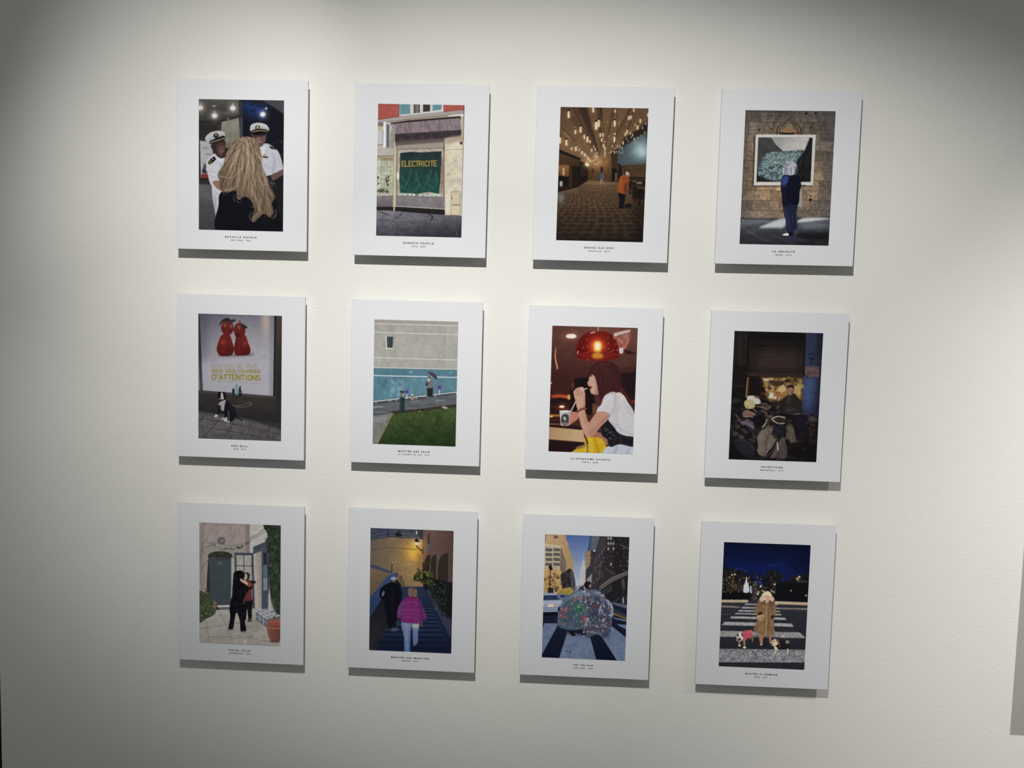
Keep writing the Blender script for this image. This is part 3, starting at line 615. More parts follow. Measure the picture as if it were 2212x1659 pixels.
def pic_dog_poster():
    p = Pic(((259,254),(941,273),(931,1292),(259,1271)), (60,57,58), 11)
    p.poly([(245,245),(274,245),(300,890),(245,890)], (64,60,66)); p.poly([(245,600),(262,600),(274,882),(245,882)],(146,146,158),b=2); p.ln([(268,300),(290,880)],5,(42,40,44))
    win = [(272,250),(882,262),(868,924),(298,882)]
    p.poly(win, (108,106,124), g=((190,186,196),(420,250),(520,640))); p.poly([(298,640),(872,640),(868,924),(298,882)], (196,195,208), a=.8, b=20)
    p.glow(812,300,40,(70,46,22),ry=120); p.glow(560,420,160,(26,24,22)); p.poly([(840,262),(884,262),(870,924),(838,924)],(120,120,140),a=.4,b=9); p.poly([(272,250),(330,250),(320,640),(286,640)],(92,90,108),a=.5,b=24)
    p.poly([(878,262),(902,262),(890,936),(866,924)], (40,40,50)); p.poly([(900,262),(950,262),(945,1150),(884,1140),(890,930)], (88,72,60), g=((50,46,48),(915,270),(915,760))); p.ln([(898,270),(888,930)],4,(112,92,76),a=.6)
    # two red pear-shaped figures with leaves
    p.sm([(430,590),(560,584),(700,580),(690,600),(560,604),(440,606)], (96,84,100), a=.7, b=8)
    p.sm([(452,430),(512,428),(534,480),(550,545),(532,592),(480,602),(432,596),(410,548),(424,486)], (136,36,32), g=((94,22,22),(470,440),(480,600)))
    p.sm([(574,440),(640,432),(664,490),(684,548),(668,590),(610,598),(562,592),(550,540),(560,480)], (132,36,32), g=((94,22,22),(600,440),(610,600)))
    p.el(497,372,52,62,(124,34,32)); p.el(596,392,48,62,(120,34,32)); p.el(480,350,18,22,(150,52,46),a=.6,b=8); p.el(585,370,16,20,(146,52,46),a=.6,b=8)
    p.glow(462,490,22,(60,26,20)); p.glow(640,500,20,(50,20,16)); p.glow(455,560,26,(26,8,6)); p.glow(600,560,26,(22,6,6))
    p.sm([(425,360),(440,325),(470,298),(500,292),(530,312),(500,318),(465,322),(440,345)], (46,50,44)); p.sm([(510,322),(545,302),(566,308),(540,330)], (56,60,60)); p.sm([(596,312),(610,335),(640,350),(662,374),(625,372),(604,346)], (52,50,42)); p.sm([(596,308),(606,330),(600,345),(592,330)],(150,50,40))
    for x,y,r in ((477,352,8),(528,360,9),(594,368,9)): p.el(x,y,r,r*1.2,(196,176,146),b=1.5); p.el(x+1,y+1,r*.62,r*.75,(44,24,24),b=1)
    p.ln([(505,395),(532,400)],5,(70,16,16),b=1); p.sm([(560,420),(585,425),(600,440),(570,450)],(80,18,18),b=5)
    p.ln([(364,638),(395,638),(410,618)],3,(150,146,150),a=.7); p.ln([(372,806),(766,824)],2.5,(150,146,130),a=.8)
    p.text('PROCHES DE VOUS,',371,668,752,28,3.2,(170,158,124),tilt=3); p.text('NOUS VOUS COUVRONS',372,708,762,27,5.6,(176,154,66),tilt=6); p.text("D'ATTENTIONS",375,752,762,40,8.5,(170,152,26),tilt=6)
    # wall below the window
    p.poly([(245,880),(886,934),(886,952),(245,898)], (82,76,74)); p.ln([(245,880),(886,935)],3,(40,38,40))
    p.poly([(245,896),(886,948),(884,1140),(700,1120),(245,1050)], (60,56,55), g=((46,43,44),(560,930),(560,1110)), n=(.07,40,4))
    p.poly([(560,940),(886,960),(884,1050),(600,1010)],(68,64,62),a=.5,b=24)
    p.poly([(245,1046),(480,1080),(700,1118),(945,1196),(945,1310),(245,1300)], (112,109,108), g=((96,93,93),(500,1080),(560,1290)), n=(.13,30,6)); p.poly([(245,1036),(700,1108),(945,1180),(945,1206),(700,1134),(245,1062)],(52,49,50),a=.6,b=6)
    for q in ([(245,1168),(480,1205),(945,1290)],[(245,1110),(420,1130),(700,1185),(945,1240)],[(245,1258),(400,1276)]): p.ln(q,4,(50,48,50),curve=True,a=.85)
    for q in ([(335,1060),(262,1142)],[(430,1120),(300,1266)],[(560,1120),(465,1272)],[(700,1120),(640,1280)],[(840,1165),(815,1288)]): p.ln(q,4,(50,48,50),a=.85)
    p.blobs([(260,1080),(900,1190),(900,1290),(260,1260)],26,3,7,[(58,56,56),(140,138,136)],a=.6,b=1)
    # bottles on the ledge
    p.sm([(537,870),(552,868),(556,900),(555,918),(537,914),(535,890)], (30,42,50)); p.sm([(562,836),(578,836),(584,862),(585,910),(556,908),(556,862)], (126,168,176)); p.ln([(564,850),(563,900)],5,(186,214,218),b=2); p.rect(565,828,576,838,(110,160,190)); p.sm([(594,850),(604,850),(606,875),(612,892),(611,924),(588,920),(588,892)], (22,34,42)); p.rect(590,892,609,906,(70,84,80),b=1)
    # dog
    p.ln([(535,1000),(600,1020),(660,1010),(692,992),(670,978),(620,1000),(560,1008)], 5, (120,112,92), curve=True); p.ln([(650,985),(688,990)],8,(88,84,72),b=2)
    p.sm([(430,975),(480,950),(510,985),(545,1020),(568,1070),(556,1110),(520,1140),(490,1135),(480,1090),(440,1050),(425,1010)], (24,24,32))
    p.ln([(550,1085),(590,1110),(632,1134)], 11, (26,26,34), w2=6, curve=True); p.el(630,1134,7,4,(190,186,190),rot=30)
    p.sm([(424,990),(450,968),(482,960),(474,1000),(464,1050),(440,1030)], (186,180,184)); p.ln([(440,1000),(450,1030)],8,(146,140,146),b=4)
    p.ln([(432,1010),(424,1060),(404,1084)], 20, (24,24,32), w2=14, curve=True); p.sm([(388,1090),(402,1076),(418,1080),(412,1096),(394,1098)], (214,210,210)); p.ln([(482,1060),(480,1110)], 22, (24,24,32)); p.sm([(472,1108),(490,1098),(496,1128),(484,1136),(470,1128)], (212,208,210)); p.sm([(446,1110),(470,1104),(474,1116),(452,1118)],(200,196,198)); p.sm([(498,1130),(512,1126),(514,1142),(500,1144)],(190,186,190)); p.ln([(505,1050),(508,1120)],10,(150,146,150),a=.6,b=3)
    p.sm([(420,945),(418,905),(432,890),(448,898),(466,892),(482,902),(484,945),(466,962),(440,964)], (22,22,30)); p.sm([(446,900),(456,900),(462,925),(466,950),(448,960),(432,952),(428,938),(442,926)], (214,210,214)); p.el(436,938,10,9,(30,28,34),b=1); p.el(446,955,12,4,(90,70,76),b=1); p.el(466,930,4,4,(60,54,58)); p.ln([(428,972),(480,952)],8,(40,38,44))
    p.ln([(520,1010),(545,1060)],6,(54,56,66),a=.7,b=4)
    return p

def pic_umbrella():
    p = Pic(((305,268),(1004,292),(980,1329),(290,1307)), (168,165,158), 13)
    up = [(280,250),(1020,270),(1010,700),(280,680)]
    p.poly(up, (166,163,155), n=(.05,60,3,(.7,1.8))); p.tex(up,.025,16,8,(.6,2))
    p.poly([(440,270),(480,270),(480,640),(445,640)],(150,147,140),a=.4,b=10); p.poly([(290,262),(1010,285),(1010,328),(290,302)],(156,150,142),a=.6,b=4)
    p.ln([(486,280),(478,500),(485,660)],3,(140,137,131),a=.6,curve=True); p.ln([(430,290),(436,380)],3,(146,142,136),a=.5)
    for a_,b_,w in (((290,304),(1010,329),5),((290,377),(1010,403),5),((290,589),(1010,613),5),((290,670),(1010,691),5)): p.ln([a_,b_],w,(220,218,214)); p.ln([(a_[0],a_[1]+6),(b_[0],b_[1]+6)],3,(140,137,131),a=.5)
    p.poly([(400,412),(464,414),(461,518),(404,516)], (214,212,208)); p.poly([(408,414),(464,415),(459,508),(412,508)], (52,64,72)); p.poly([(412,420),(430,420),(428,504),(414,504)],(74,86,92),a=.7)
    teal = [(280,674),(1010,693),(1000,882),(280,962)]
    p.poly(teal, (82,126,144), n=(.07,50,5,(.7,1.8))); p.tex(teal,.06,16,9,(.7,1.8)); p.poly([(280,676),(1010,694),(1010,752),(280,734)],(72,116,136),a=.5,b=3)
    p.blobs([(440,770),(580,770),(560,900),(430,910)],20,8,22,[(128,168,184),(104,150,170)],a=.45,asp=2,b=6); p.blobs([(580,760),(980,770),(980,860),(600,880)],16,8,18,[(98,148,168)],a=.4,asp=2,b=6); p.blobs([(310,760),(430,770),(430,930),(310,940)],10,8,20,[(84,138,160),(52,100,126)],a=.4,asp=2,b=6); p.el(610,711,14,4,(186,206,214),b=2); p.el(940,716,20,3,(176,198,206),a=.6,b=2)
    p.ln([(280,737),(1010,756)],6,(226,232,234)); p.ln([(914,760),(912,870)],2,(120,160,176),a=.5)
    # road
    p.poly([(270,962),(640,918),(1000,876),(1000,985),(460,1050),(330,1310),(270,1315)], (92,96,102), n=(.12,30,7,(2,.5))); p.poly([(270,955),(640,910),(1000,868),(1000,892),(640,940),(270,985)],(60,66,74),a=.8,b=4)
    for q,w,c in (([(300,1000),(380,997)],6,(200,202,202)),([(420,944),(448,952)],6,(196,198,198)),([(700,915),(760,918)],5,(160,164,166)),([(820,948),(890,944)],7,(150,154,156)),([(600,965),(690,955)],6,(132,136,140)),([(300,1060),(400,1060)],8,(60,64,70)),([(300,1030),(420,1020)],8,(70,74,80)),([(560,1000),(800,975)],5,(70,74,80))): p.ln(q,w,c,a=.8,b=2)
    p.poly([(270,1080),(440,1055),(330,1315),(270,1315)], (118,120,118), n=(.1,24,4)); p.ln([(290,1135),(390,1120)],3,(150,152,150)); p.poly([(290,1090),(420,1075),(400,1120),(290,1130)],(140,142,140),a=.6,b=6)
    lawn = [(462,1052),(700,1028),(1000,998),(1000,1345),(325,1320)]
    p.poly(lawn, (66,84,42), g=((34,54,25),(680,1020),(700,1300)))
    p.tex(lawn,.22,8,15,(1.8,.6)); p.tex(lawn,.15,50,17)
    rg = p.rng
    for i in range(420):
        y = 1040+rg.rand()*285; x = 300+rg.rand()*690
        if x < 462-(y-1050)*.5+8 or y < 1055-(x-460)*.10: continue
        p.ln([(x,y),(x+rg.randn()*8,y-6-rg.rand()*8)],2.2,[(84,118,50),(34,66,24),(110,132,64),(24,50,18)][rg.randint(4)],a=.5)
    p.poly([(436,1036),(640,1020),(1000,975),(1000,1000),(640,1040),(462,1058)], (54,50,44), n=(.2,14,5)); p.ln([(436,1034),(640,1016),(1000,973)],4,(104,102,96)); p.sm([(866,1000),(885,996),(920,1010),(890,1014)],(170,168,150)); p.el(682,1037,6,4,(190,190,176))
    p.poly([(440,1052),(466,1052),(332,1315),(295,1315)], (126,122,106), n=(.12,20,6)); p.ln([(466,1052),(332,1315)],4,(80,78,62))
    # railing
    p.ln([(280,957),(640,917),(1000,876)],6,(224,228,230))
    for x in (320,490,655,813,985): y = 957-(x-290)*.113; p.ln([(x,y),(x,y+16)],5,(206,210,212))
    for x,y,r in ((577,873,17),(847,838,18)): p.ln([(x,y+r),(x-1,y+58)],5,(226,228,230)); p.el(x,y,r+3,r+3,(126,110,176)); p.el(x,y,r-2,r-2,(72,58,140))
    p.sm([(618,895),(626,895),(640,935),(608,937)],(150,130,120)); p.el(620,897,7,6,(230,230,226)); p.ln([(612,915),(632,914)],6,(190,110,80))
    p.poly([(519,864),(559,866),(558,884),(519,882)], (40,62,60)); p.poly([(522,884),(556,886),(556,920),(521,918)], (118,122,112)); p.ln([(533,886),(532,918)],4,(70,72,66)); p.ln([(548,886),(548,918)],4,(170,172,164)); p.poly([(518,918),(559,920),(556,1056),(516,1050)], (32,52,46)); p.ln([(528,922),(526,1048)],6,(56,80,72),a=.7,b=3)
    # man with umbrella
    p.poly([(742,834),(793,832),(791,908),(746,910)], (36,36,42)); p.ln([(768,860),(767,908)],3,(20,20,24)); p.sm([(744,796),(760,780),(786,776),(794,800),(792,838),(742,842),(738,815)], (112,112,116), n=(.12,8,3)); p.ln([(742,790),(738,820),(760,800)],9,(44,42,48),curve=True)
    p.el(763,762,12,16,(132,108,98)); p.el(762,752,13,9,(60,54,54)); p.el(760,775,12,6,(206,206,204)); p.ln([(756,800),(752,770),(768,735)],4,(200,200,196))
    p.sm([(742,708),(775,708),(806,722),(826,752),(824,776),(800,758),(778,742),(762,722)], (72,58,76)); p.ln([(745,709),(790,730),(822,772)],3,(44,34,48),curve=True); p.ln([(752,708),(806,724)],4,(100,86,104),b=1); p.ln([(762,740),(790,760)],4,(90,110,90),a=.6)
    p.el(768,910,34,5,(40,42,46),b=2)
    return p

def pic_diner():
    p = Pic(((329,251),(1058,270),(1014,1348),(294,1319)), (74,38,34), 15)
    p.poly([(290,235),(1080,250),(1060,700),(300,740)], (112,70,60), g=((66,30,27),(700,260),(600,740)), n=(.05,50,3))
    for q in ([(330,275),(560,280),(800,262)],[(330,380),(520,385),(560,400)],[(340,470),(530,520),(700,560)],[(900,500),(1050,520)],[(520,270),(600,330)]): p.ln(q,3,(84,48,42),curve=True,a=.6)
    p.poly([(330,240),(500,240),(420,330),(330,330)],(88,52,46),a=.5,b=20)
    p.glow(490,345,70,(40,26,20),ry=40); p.el(490,342,45,20,(255,240,230),b=2)
    p.sm([(362,432),(350,490),(352,545),(368,622),(378,602),(360,520)], (196,128,88), b=1); p.ln([(360,450),(353,500),(362,570)],4,(232,176,130),curve=True)
    # hanging bag at the right
    p.sm([(850,318),(900,300),(982,288),(988,370),(960,440),(930,486),(896,476),(874,400)], (166,86,74)); p.sm([(858,318),(982,288),(984,306),(900,330),(862,345)], (206,190,184), b=1); p.sm([(925,330),(960,315),(955,360),(930,370)],(140,120,114),b=3); p.ln([(890,360),(930,420),(915,470)],10,(206,150,136),curve=True,b=3); p.ln([(960,330),(970,380),(940,440)],9,(196,130,114),curve=True,b=3); p.sm([(890,450),(930,440),(925,488),(895,482)],(214,206,200),b=2); p.blobs([(870,340),(960,330),(930,450),(890,440)],16,5,12,[(196,60,50),(150,40,36),(216,160,150)],a=.6,b=2)
    p.sm([(940,455),(1040,485),(1045,494),(960,492)],(52,26,28),b=3)
    # lower room
    p.poly([(300,640),(520,690),(520,860),(295,860)],(64,30,26),b=12); p.poly([(480,735),(500,712),(560,696),(660,690),(720,820),(700,1010),(478,1005)], (26,15,17)); p.glow(500,760,16,(74,44,22),ry=40)
    p.poly([(902,648),(1060,622),(1050,880),(1035,1010),(930,870)], (36,20,24)); p.poly([(895,620),(1060,590),(1060,640),(895,660)],(72,36,34),b=4)
    p.poly([(300,820),(480,830),(480,1085),(295,1085)], (46,20,20)); p.sm([(310,850),(360,836),(440,840),(475,860),(440,880),(360,872)],(196,78,38),b=8); p.sm([(320,880),(380,862),(460,876),(470,905),(380,915),(310,905)], (34,16,20), b=3); p.sm([(455,846),(478,840),(480,876),(462,880)],(236,160,84),b=4); p.glow(318,740,8,(200,180,160)); p.ln([(305,925),(380,950),(480,960)],8,(90,40,34),curve=True,b=3)
    p.el(410,940,23,10,(255,224,190),b=2); p.glow(410,940,40,(56,26,14)); p.el(320,1022,17,9,(255,224,160),b=2); p.ln([(310,1015),(390,1016)],16,(220,140,40),b=6); p.ln([(310,1055),(390,1052)],12,(90,40,24),b=5); p.el(1015,900,22,16,(150,40,34),b=8)
    p.poly([(668,915),(725,915),(715,1010),(668,1010)],(112,66,50),b=4)
    # counter
    p.poly([(290,1080),(420,1085),(580,1112),(580,1142),(290,1112)], (44,22,22)); p.ln([(300,1086),(420,1090)],8,(170,110,104),b=4); p.el(440,1098,34,8,(190,40,44),b=3)
    p.poly([(290,1110),(590,1140),(605,1246),(290,1218)], (184,146,100), g=((206,170,124),(300,1140),(560,1180))); p.poly([(290,1216),(606,1244),(560,1345),(290,1340)], (38,18,20)); p.ln([(295,1218),(606,1246)],6,(90,60,44),b=2); p.poly([(620,1130),(790,1180),(800,1270),(600,1240)],(172,112,86),b=2)
    # cup
    p.sm([(480,990),(555,996),(548,1040),(500,1078),(472,1090)], (198,128,104), b=2); p.poly([(390,978),(484,980),(470,1102),(400,1098)], (214,206,202), g=((176,168,166),(400,1000),(478,1010))); p.el(436,978,49,7,(232,226,222)); p.sm([(408,1020),(436,1002),(466,1018),(462,1088),(408,1086)],(66,64,66),b=2); p.sm([(422,1030),(440,1028),(446,1050),(432,1058)],(190,186,184),b=2); p.ln([(412,1080),(462,1082)],10,(150,146,146),b=3)
    p.ln([(484,984),(530,892)],9,(226,206,200)); p.ln([(588,798),(622,786)],8,(236,214,206))
    # yellow bag
    p.sm([(600,1208),(670,1202),(744,1214),(776,1262),(790,1345),(500,1345),(540,1292),(600,1268)], (224,180,26), n=(.06,20,5)); p.ln([(690,1215),(720,1330)],14,(188,138,12),b=7); p.ln([(650,1215),(660,1330)],10,(244,206,70),b=6); p.sm([(530,1285),(600,1262),(605,1280),(545,1300)],(150,112,70),b=2); p.ln([(612,1206),(628,1262),(628,1335)], 13, (40,32,30), curve=True); p.ln([(632,1262),(632,1335)],5,(214,214,214))
    # shirt and skirt
    p.sm([(782,1290),(860,1268),(940,1262),(1030,1290),(1030,1365),(776,1360)], (198,204,222)); p.ln([(880,1280),(850,1340)],14,(160,168,196),b=7); p.ln([(980,1290),(960,1345)],12,(168,176,202),b=6)
    p.sm([(776,846),(850,814),(926,836),(976,912),(1030,1010),(1030,1200),(960,1192),(880,1156),(806,1056),(816,1008),(764,984),(704,990),(732,916)], (210,207,212)); p.ln([(870,850),(860,940),(830,1010)],16,(182,178,196),curve=True,b=7); p.ln([(900,930),(870,1000),(880,1100)],14,(188,184,200),curve=True,b=8); p.sm([(706,990),(764,984),(818,1008),(812,1030),(770,1000),(712,1000)],(170,160,174),b=3); p.ln([(840,1080),(940,1150),(1010,1180)],12,(186,184,204),curve=True,b=6); p.sm([(850,816),(900,824),(950,880),(900,860)],(232,214,206),a=.8,b=6); p.ln([(830,850),(770,900),(730,970)],10,(232,230,236),curve=True,a=.7,b=6); p.ln([(960,930),(1010,1040)],12,(196,192,206),b=6)
    # belt bag
    p.sm([(794,1056),(850,1112),(906,1180),(1030,1206),(1030,1284),(900,1262),(822,1284),(796,1222),(752,1188),(744,1140),(756,1090)], (28,26,32)); p.ln([(770,1120),(830,1170),(880,1210)],8,(64,62,70),curve=True,b=4); p.ln([(905,1190),(1020,1222)],4,(58,56,62)); p.ln([(905,1250),(1015,1276)],4,(58,56,62)); p.ln([(906,1186),(908,1256)],5,(66,64,70)); p.blobs([(760,1100),(880,1190),(870,1250),(800,1220)],16,3,6,[(130,130,136),(90,90,96)],a=.8)
    # arm and hand
    p.sm([(716,985),(770,984),(818,1012),(800,1052),(742,1108),(686,1172),(640,1200),(604,1180),(574,1110),(554,1030),(540,962),(596,948),(612,1000),(636,1072),(680,1020)], (200,146,122)); p.ln([(790,1030),(720,1100),(650,1170)],18,(164,106,86),curve=True,a=.6,b=8); p.ln([(560,985),(592,1080),(622,1160)],12,(220,172,148),curve=True,a=.7,b=6); p.ln([(612,1000),(632,1068),(650,1072)],7,(150,92,76),curve=True,b=3)
    p.sm([(508,826),(520,796),(548,778),(584,776),(602,806),(608,870),(602,952),(544,958),(526,894)], (206,156,134)); p.ln([(556,788),(548,850)],4,(156,98,82),b=2); p.ln([(580,790),(574,846)],4,(156,98,82),b=2); p.ln([(534,800),(530,846)],4,(156,98,82),b=2); p.sm([(560,790),(578,772),(600,790),(590,812)],(222,176,154),b=2); p.ln([(604,850),(600,940)],8,(160,104,86),b=4); p.ln([(545,860),(556,940)],12,(222,176,152),a=.6,b=6)
    for i in range(9): t = i/8; p.el(542+70*t, 986-18*math.sin(t*2.4)-2*i, 8, 9, (96,36,34) if i % 2 else (150,84,62))
    # head
    p.sm([(690,830),(756,850),(744,920),(716,940),(690,900)], (84,42,38), b=3)
    p.sm([(646,672),(690,676),(716,740),(720,826),(690,838),(662,830),(650,806),(648,788),(642,772),(626,742),(638,716)], (208,164,144)); p.sm([(690,700),(718,760),(718,830),(690,836),(700,770)],(164,112,98),a=.7,b=8)
    p.ln([(646,684),(668,678)],5,(44,24,26)); p.ln([(646,664),(670,658)],4,(60,32,32)); p.sm([(642,768),(660,766),(662,786),(648,790)],(150,48,54),b=1); p.el(655,776,6,4,(60,20,24)); p.ln([(652,826),(690,838)],4,(150,100,88),b=2); p.el(634,744,5,3,(170,110,98),b=1)
    hair = [(632,700),(640,640),(672,590),(720,560),(790,552),(850,570),(896,618),(910,700),(908,790),(880,822),(836,812),(790,818),(756,874),(726,850),(712,770),(690,690),(664,668)]
    p.sm(hair, (66,27,29)); rg = p.rng
    for i in range(120):
        ex = 700+rg.rand()*205; ey = 800+rg.rand()*50; sx = 770+rg.randn()*28; sy = 560+abs(rg.randn())*12
        if rg.rand() < .3: ex = 640+rg.rand()*60; ey = 672+rg.rand()*12
        p.ln([(sx,sy),(sx+(ex-sx)*.6,sy+(ey-sy)*.35),(ex,ey)],3+rg.rand()*2,[(92,44,42),(74,34,34),(40,18,20),(104,56,50)][rg.randint(4)],w2=1,curve=True,a=.4)
    p.ln([(905,700),(930,800),(1010,930)],18,(66,26,26),w2=10,curve=True,a=.6,b=6); p.ln([(920,790),(980,880),(1028,990)],14,(120,46,36),curve=True,a=.7,b=5)
    # lamp
    dome = [(530,505),(536,440),(566,360),(630,312),(714,297),(800,310),(862,358),(892,440),(896,505),(870,532),(720,549),(560,534)]
    p.sm(dome, (106,16,15), n=(.08,30,4)); p.sm([(536,440),(580,345),(660,306),(640,420),(620,500),(530,500)],(94,10,12),a=.6,b=16); p.glow(712,425,70,(96,44,10)); p.glow(700,380,110,(26,4,2)); p.sm([(536,506),(600,482),(714,472),(830,482),(894,506),(866,532),(720,548),(560,532)], (108,14,12)); p.sm([(560,508),(640,490),(800,490),(870,508),(800,530),(640,532)],(150,36,20),a=.7,b=10); p.ln([(534,506),(620,482),(714,474),(820,482),(894,506)],4,(186,60,40),curve=True,b=1); p.sm([(666,500),(712,478),(758,500),(750,530),(680,530)],(226,150,40),a=.9,b=9)
    p.glow(712,428,44,(120,90,30)); p.sm([(680,440),(686,396),(714,382),(742,396),(748,440),(732,470),(694,470)], (255,208,84), b=4); p.el(714,428,20,32,(255,252,226),b=4); p.ln([(692,472),(734,472)],9,(236,150,40),b=2)
    p.ln([(655,316),(690,306)],8,(250,220,210),b=2); p.ln([(718,262),(719,298)],8,(196,170,160)); p.ln([(548,470),(542,490)],8,(240,170,150),b=1); p.ln([(846,346),(862,366)],5,(240,180,160),b=1)
    for x,y in ((624,372),(800,358),(627,430),(590,440),(806,405),(770,440),(868,410),(806,450),(850,460),(830,470),(880,460)): p.el(x,y,3,5,(236,170,140),b=1)
    p.el(632,543,10,3,(250,200,180),b=1); p.ln([(560,538),(720,550),(870,536)],5,(150,20,18),curve=True,b=1)
    return p

def pic_clothes_stall():
    p = Pic(((333,251),(1075,269),(1013,1343),(285,1319)), (15,14,20), 17)
    rg = p.rng
    p.poly([(320,240),(440,240),(432,545),(310,540)], (34,28,27), n=(.2,26,3,(.5,2.5))); p.ln([(385,260),(378,530)],12,(50,42,38),b=5); p.poly([(310,530),(428,545),(420,820),(300,820)],(24,19,20),n=(.2,30,4)); p.ln([(330,710),(420,712)],4,(56,46,42)); p.poly([(320,535),(420,540),(416,700),(314,700)],(30,22,22))
    p.poly([(300,815),(400,820),(390,850),(300,870)],(62,58,56),a=.6,b=5)
    p.ln([(440,260),(432,620)],9,(40,29,26)); p.poly([(450,240),(935,250),(925,345),(455,330)],(20,18,24)); p.ln([(455,330),(925,345)],5,(38,32,34))
    p.poly([(455,335),(922,348),(905,640),(442,632)], (34,25,26)); y = 395
    for i in range(14):
        y = 392+i*16; f = .55+.5*math.sin((i+1)/15*math.pi)
        p.ln([(462,y),(690,y+4),(908-i*.6,y+9)],7,(92*f,68*f,60*f),b=1.5); p.ln([(462,y+8),(690,y+12),(908,y+17)],5,(20,15,18),b=1)
    p.poly([(455,350),(560,350),(500,620),(445,620)],(18,15,19),a=.45,b=28); p.poly([(840,350),(922,350),(905,630),(860,630)],(18,15,19),a=.35,b=22)
    p.poly([(448,602),(906,612),(904,640),(444,632)], (58,38,33), n=(.1,20,3)); p.ln([(446,632),(904,640)],4,(20,14,15))
    # blue wall at the right
    p.poly([(930,255),(1090,260),(1055,640),(915,640)], (46,52,80), g=((54,62,94),(990,280),(970,640)), n=(.12,40,5)); p.poly([(908,636),(1050,636),(1030,1030),(886,960)], (56,70,112), g=((32,38,66),(950,800),(960,1000)), n=(.12,40,6)); p.glow(945,800,44,(8,14,26),ry=120); p.poly([(1020,260),(1090,260),(1030,1060),(1000,1010)],(20,20,36),a=.6,b=14)
    p.ln([(950,452),(985,440),(1000,470),(960,485),(1005,492)],8,(22,24,46),curve=True,b=2); p.ln([(970,490),(965,530)],7,(22,24,46),b=2); p.ln([(985,510),(982,530)],6,(22,24,46),b=2)
    p.poly([(920,549),(1040,551),(1036,636),(914,636)], (102,78,76), n=(.12,20,8)); p.ln([(930,580),(980,572),(1030,585)],5,(136,104,98),curve=True,b=2); p.ln([(930,605),(1028,604)],4,(72,52,54),b=2); p.ln([(916,615),(945,640)],7,(20,18,24))
    # lit inside
    inside = [(440,640),(905,642),(895,900),(700,900),(600,830),(440,800)]
    p.poly(inside, (56,40,24)); p.poly([(540,642),(900,645),(890,820),(620,830),(580,740)], (158,120,62), b=8); p.tex(inside,.3,22,21)
    p.ln([(446,645),(432,800)],14,(150,104,60),b=2); p.poly([(455,640),(560,642),(600,760),(590,810),(450,800)],(26,19,18),b=6)
    for i in range(70):
        x = 550+rg.rand()*340; y = 645+rg.rand()*150; r = 8+rg.rand()*20
        p.sm([(x-r,y-r*.5*rg.rand()),(x,y-r*rg.rand()),(x+r,y+r*.3*rg.randn()),(x+r*.4,y+r),(x-r*.6,y+r*.7)],[(206,164,92),(226,190,120),(60,42,28),(36,26,20),(120,84,46),(170,120,66),(40,30,24)][rg.randint(7)],a=.75,b=1.5)
    p.sm([(570,650),(610,655),(650,670),(600,670)],(206,196,170),b=1); p.sm([(620,665),(700,670),(730,690),(690,715),(640,700)],(70,52,36),b=2); p.sm([(690,740),(740,700),(765,745),(720,765)],(214,178,110),b=2); p.sm([(825,720),(878,715),(880,785),(840,775)],(196,160,86),b=3); p.sm([(630,770),(650,768),(655,800),(620,815)],(220,210,196),b=1); p.el(672,810,14,12,(206,200,190),b=1); p.sm([(690,775),(720,768),(715,805),(685,815)],(176,92,50),b=2); p.el(645,805,13,9,(226,212,180),b=1)
    # seated man
    p.sm([(756,800),(790,780),(832,776),(868,820),(896,900),(880,955),(780,950),(700,935),(660,900),(700,860),(735,820)], (42,35,33), n=(.14,16,4)); p.sm([(770,800),(800,790),(800,860),(775,850)],(62,50,44),b=4); p.sm([(775,745),(780,715),(805,708),(826,722),(824,760),(800,788),(782,776)], (168,122,96)); p.sm([(776,735),(780,708),(806,702),(828,716),(828,750),(818,728),(790,724)],(40,28,24)); p.ln([(786,748),(798,748)],4,(80,50,40)); p.ln([(790,768),(806,768)],4,(96,58,48)); p.sm([(815,740),(826,745),(815,780),(804,786)],(104,70,56),a=.8,b=3); p.ln([(700,880),(680,900)],10,(150,104,80),b=2); p.sm([(745,925),(775,908),(800,912),(770,932)],(140,98,78),b=1); p.el(684,905,9,12,(150,108,84),b=1); p.ln([(712,800),(700,830)],10,(190,160,140),b=2)
    # heaps of clothes
    p.poly([(300,870),(420,830),(640,860),(760,950),(900,950),(1030,1030),(1020,1345),(280,1330)],(24,20,24),b=10)
    pal = [(60,48,46),(40,34,36),(84,70,64),(28,24,30),(70,54,58),(50,46,56),(96,80,70),(34,28,30),(112,92,80)]
    heap = [(430,880),(600,840),(700,920),(850,940),(930,1000),(1010,1040),(1000,1320),(300,1310),(300,1000),(350,930)]
    for i in range(150):
        q = None
        for _ in range(40):
            x = 300+rg.rand()*710; y = 840+rg.rand()*490
            if y > 870+abs(x-560)*.16: q = 1; break
        r = 14+rg.rand()*34; a0 = rg.rand()*6
        dim = .85 if y < 1180 else .55
        c = np.array(pal[rg.randint(len(pal))])*dim*(.7+.5*rg.rand())
        p.sm([(x+r*math.cos(a0+t)*(.6+.6*rg.rand()),y+r*.7*math.sin(a0+t)*(.6+.6*rg.rand())) for t in np.linspace(0,6.28,8)[:-1]],c,a=.8,b=2)
        p.ln([(x-r*.7,y+r*.2*rg.randn()),(x,y-r*.3*rg.rand()),(x+r*.7,y+r*.3*rg.randn())],3,c*1.6,curve=True,a=.6,b=1); p.ln([(x-r*.6,y+r*.4),(x,y+r*.3),(x+r*.7,y+r*.5)],4,(12,11,15),curve=True,a=.6,b=2)
    p.poly([(290,900),(380,860),(420,960),(360,1000),(330,1100),(285,1150)],(14,13,18),a=.7,b=14)
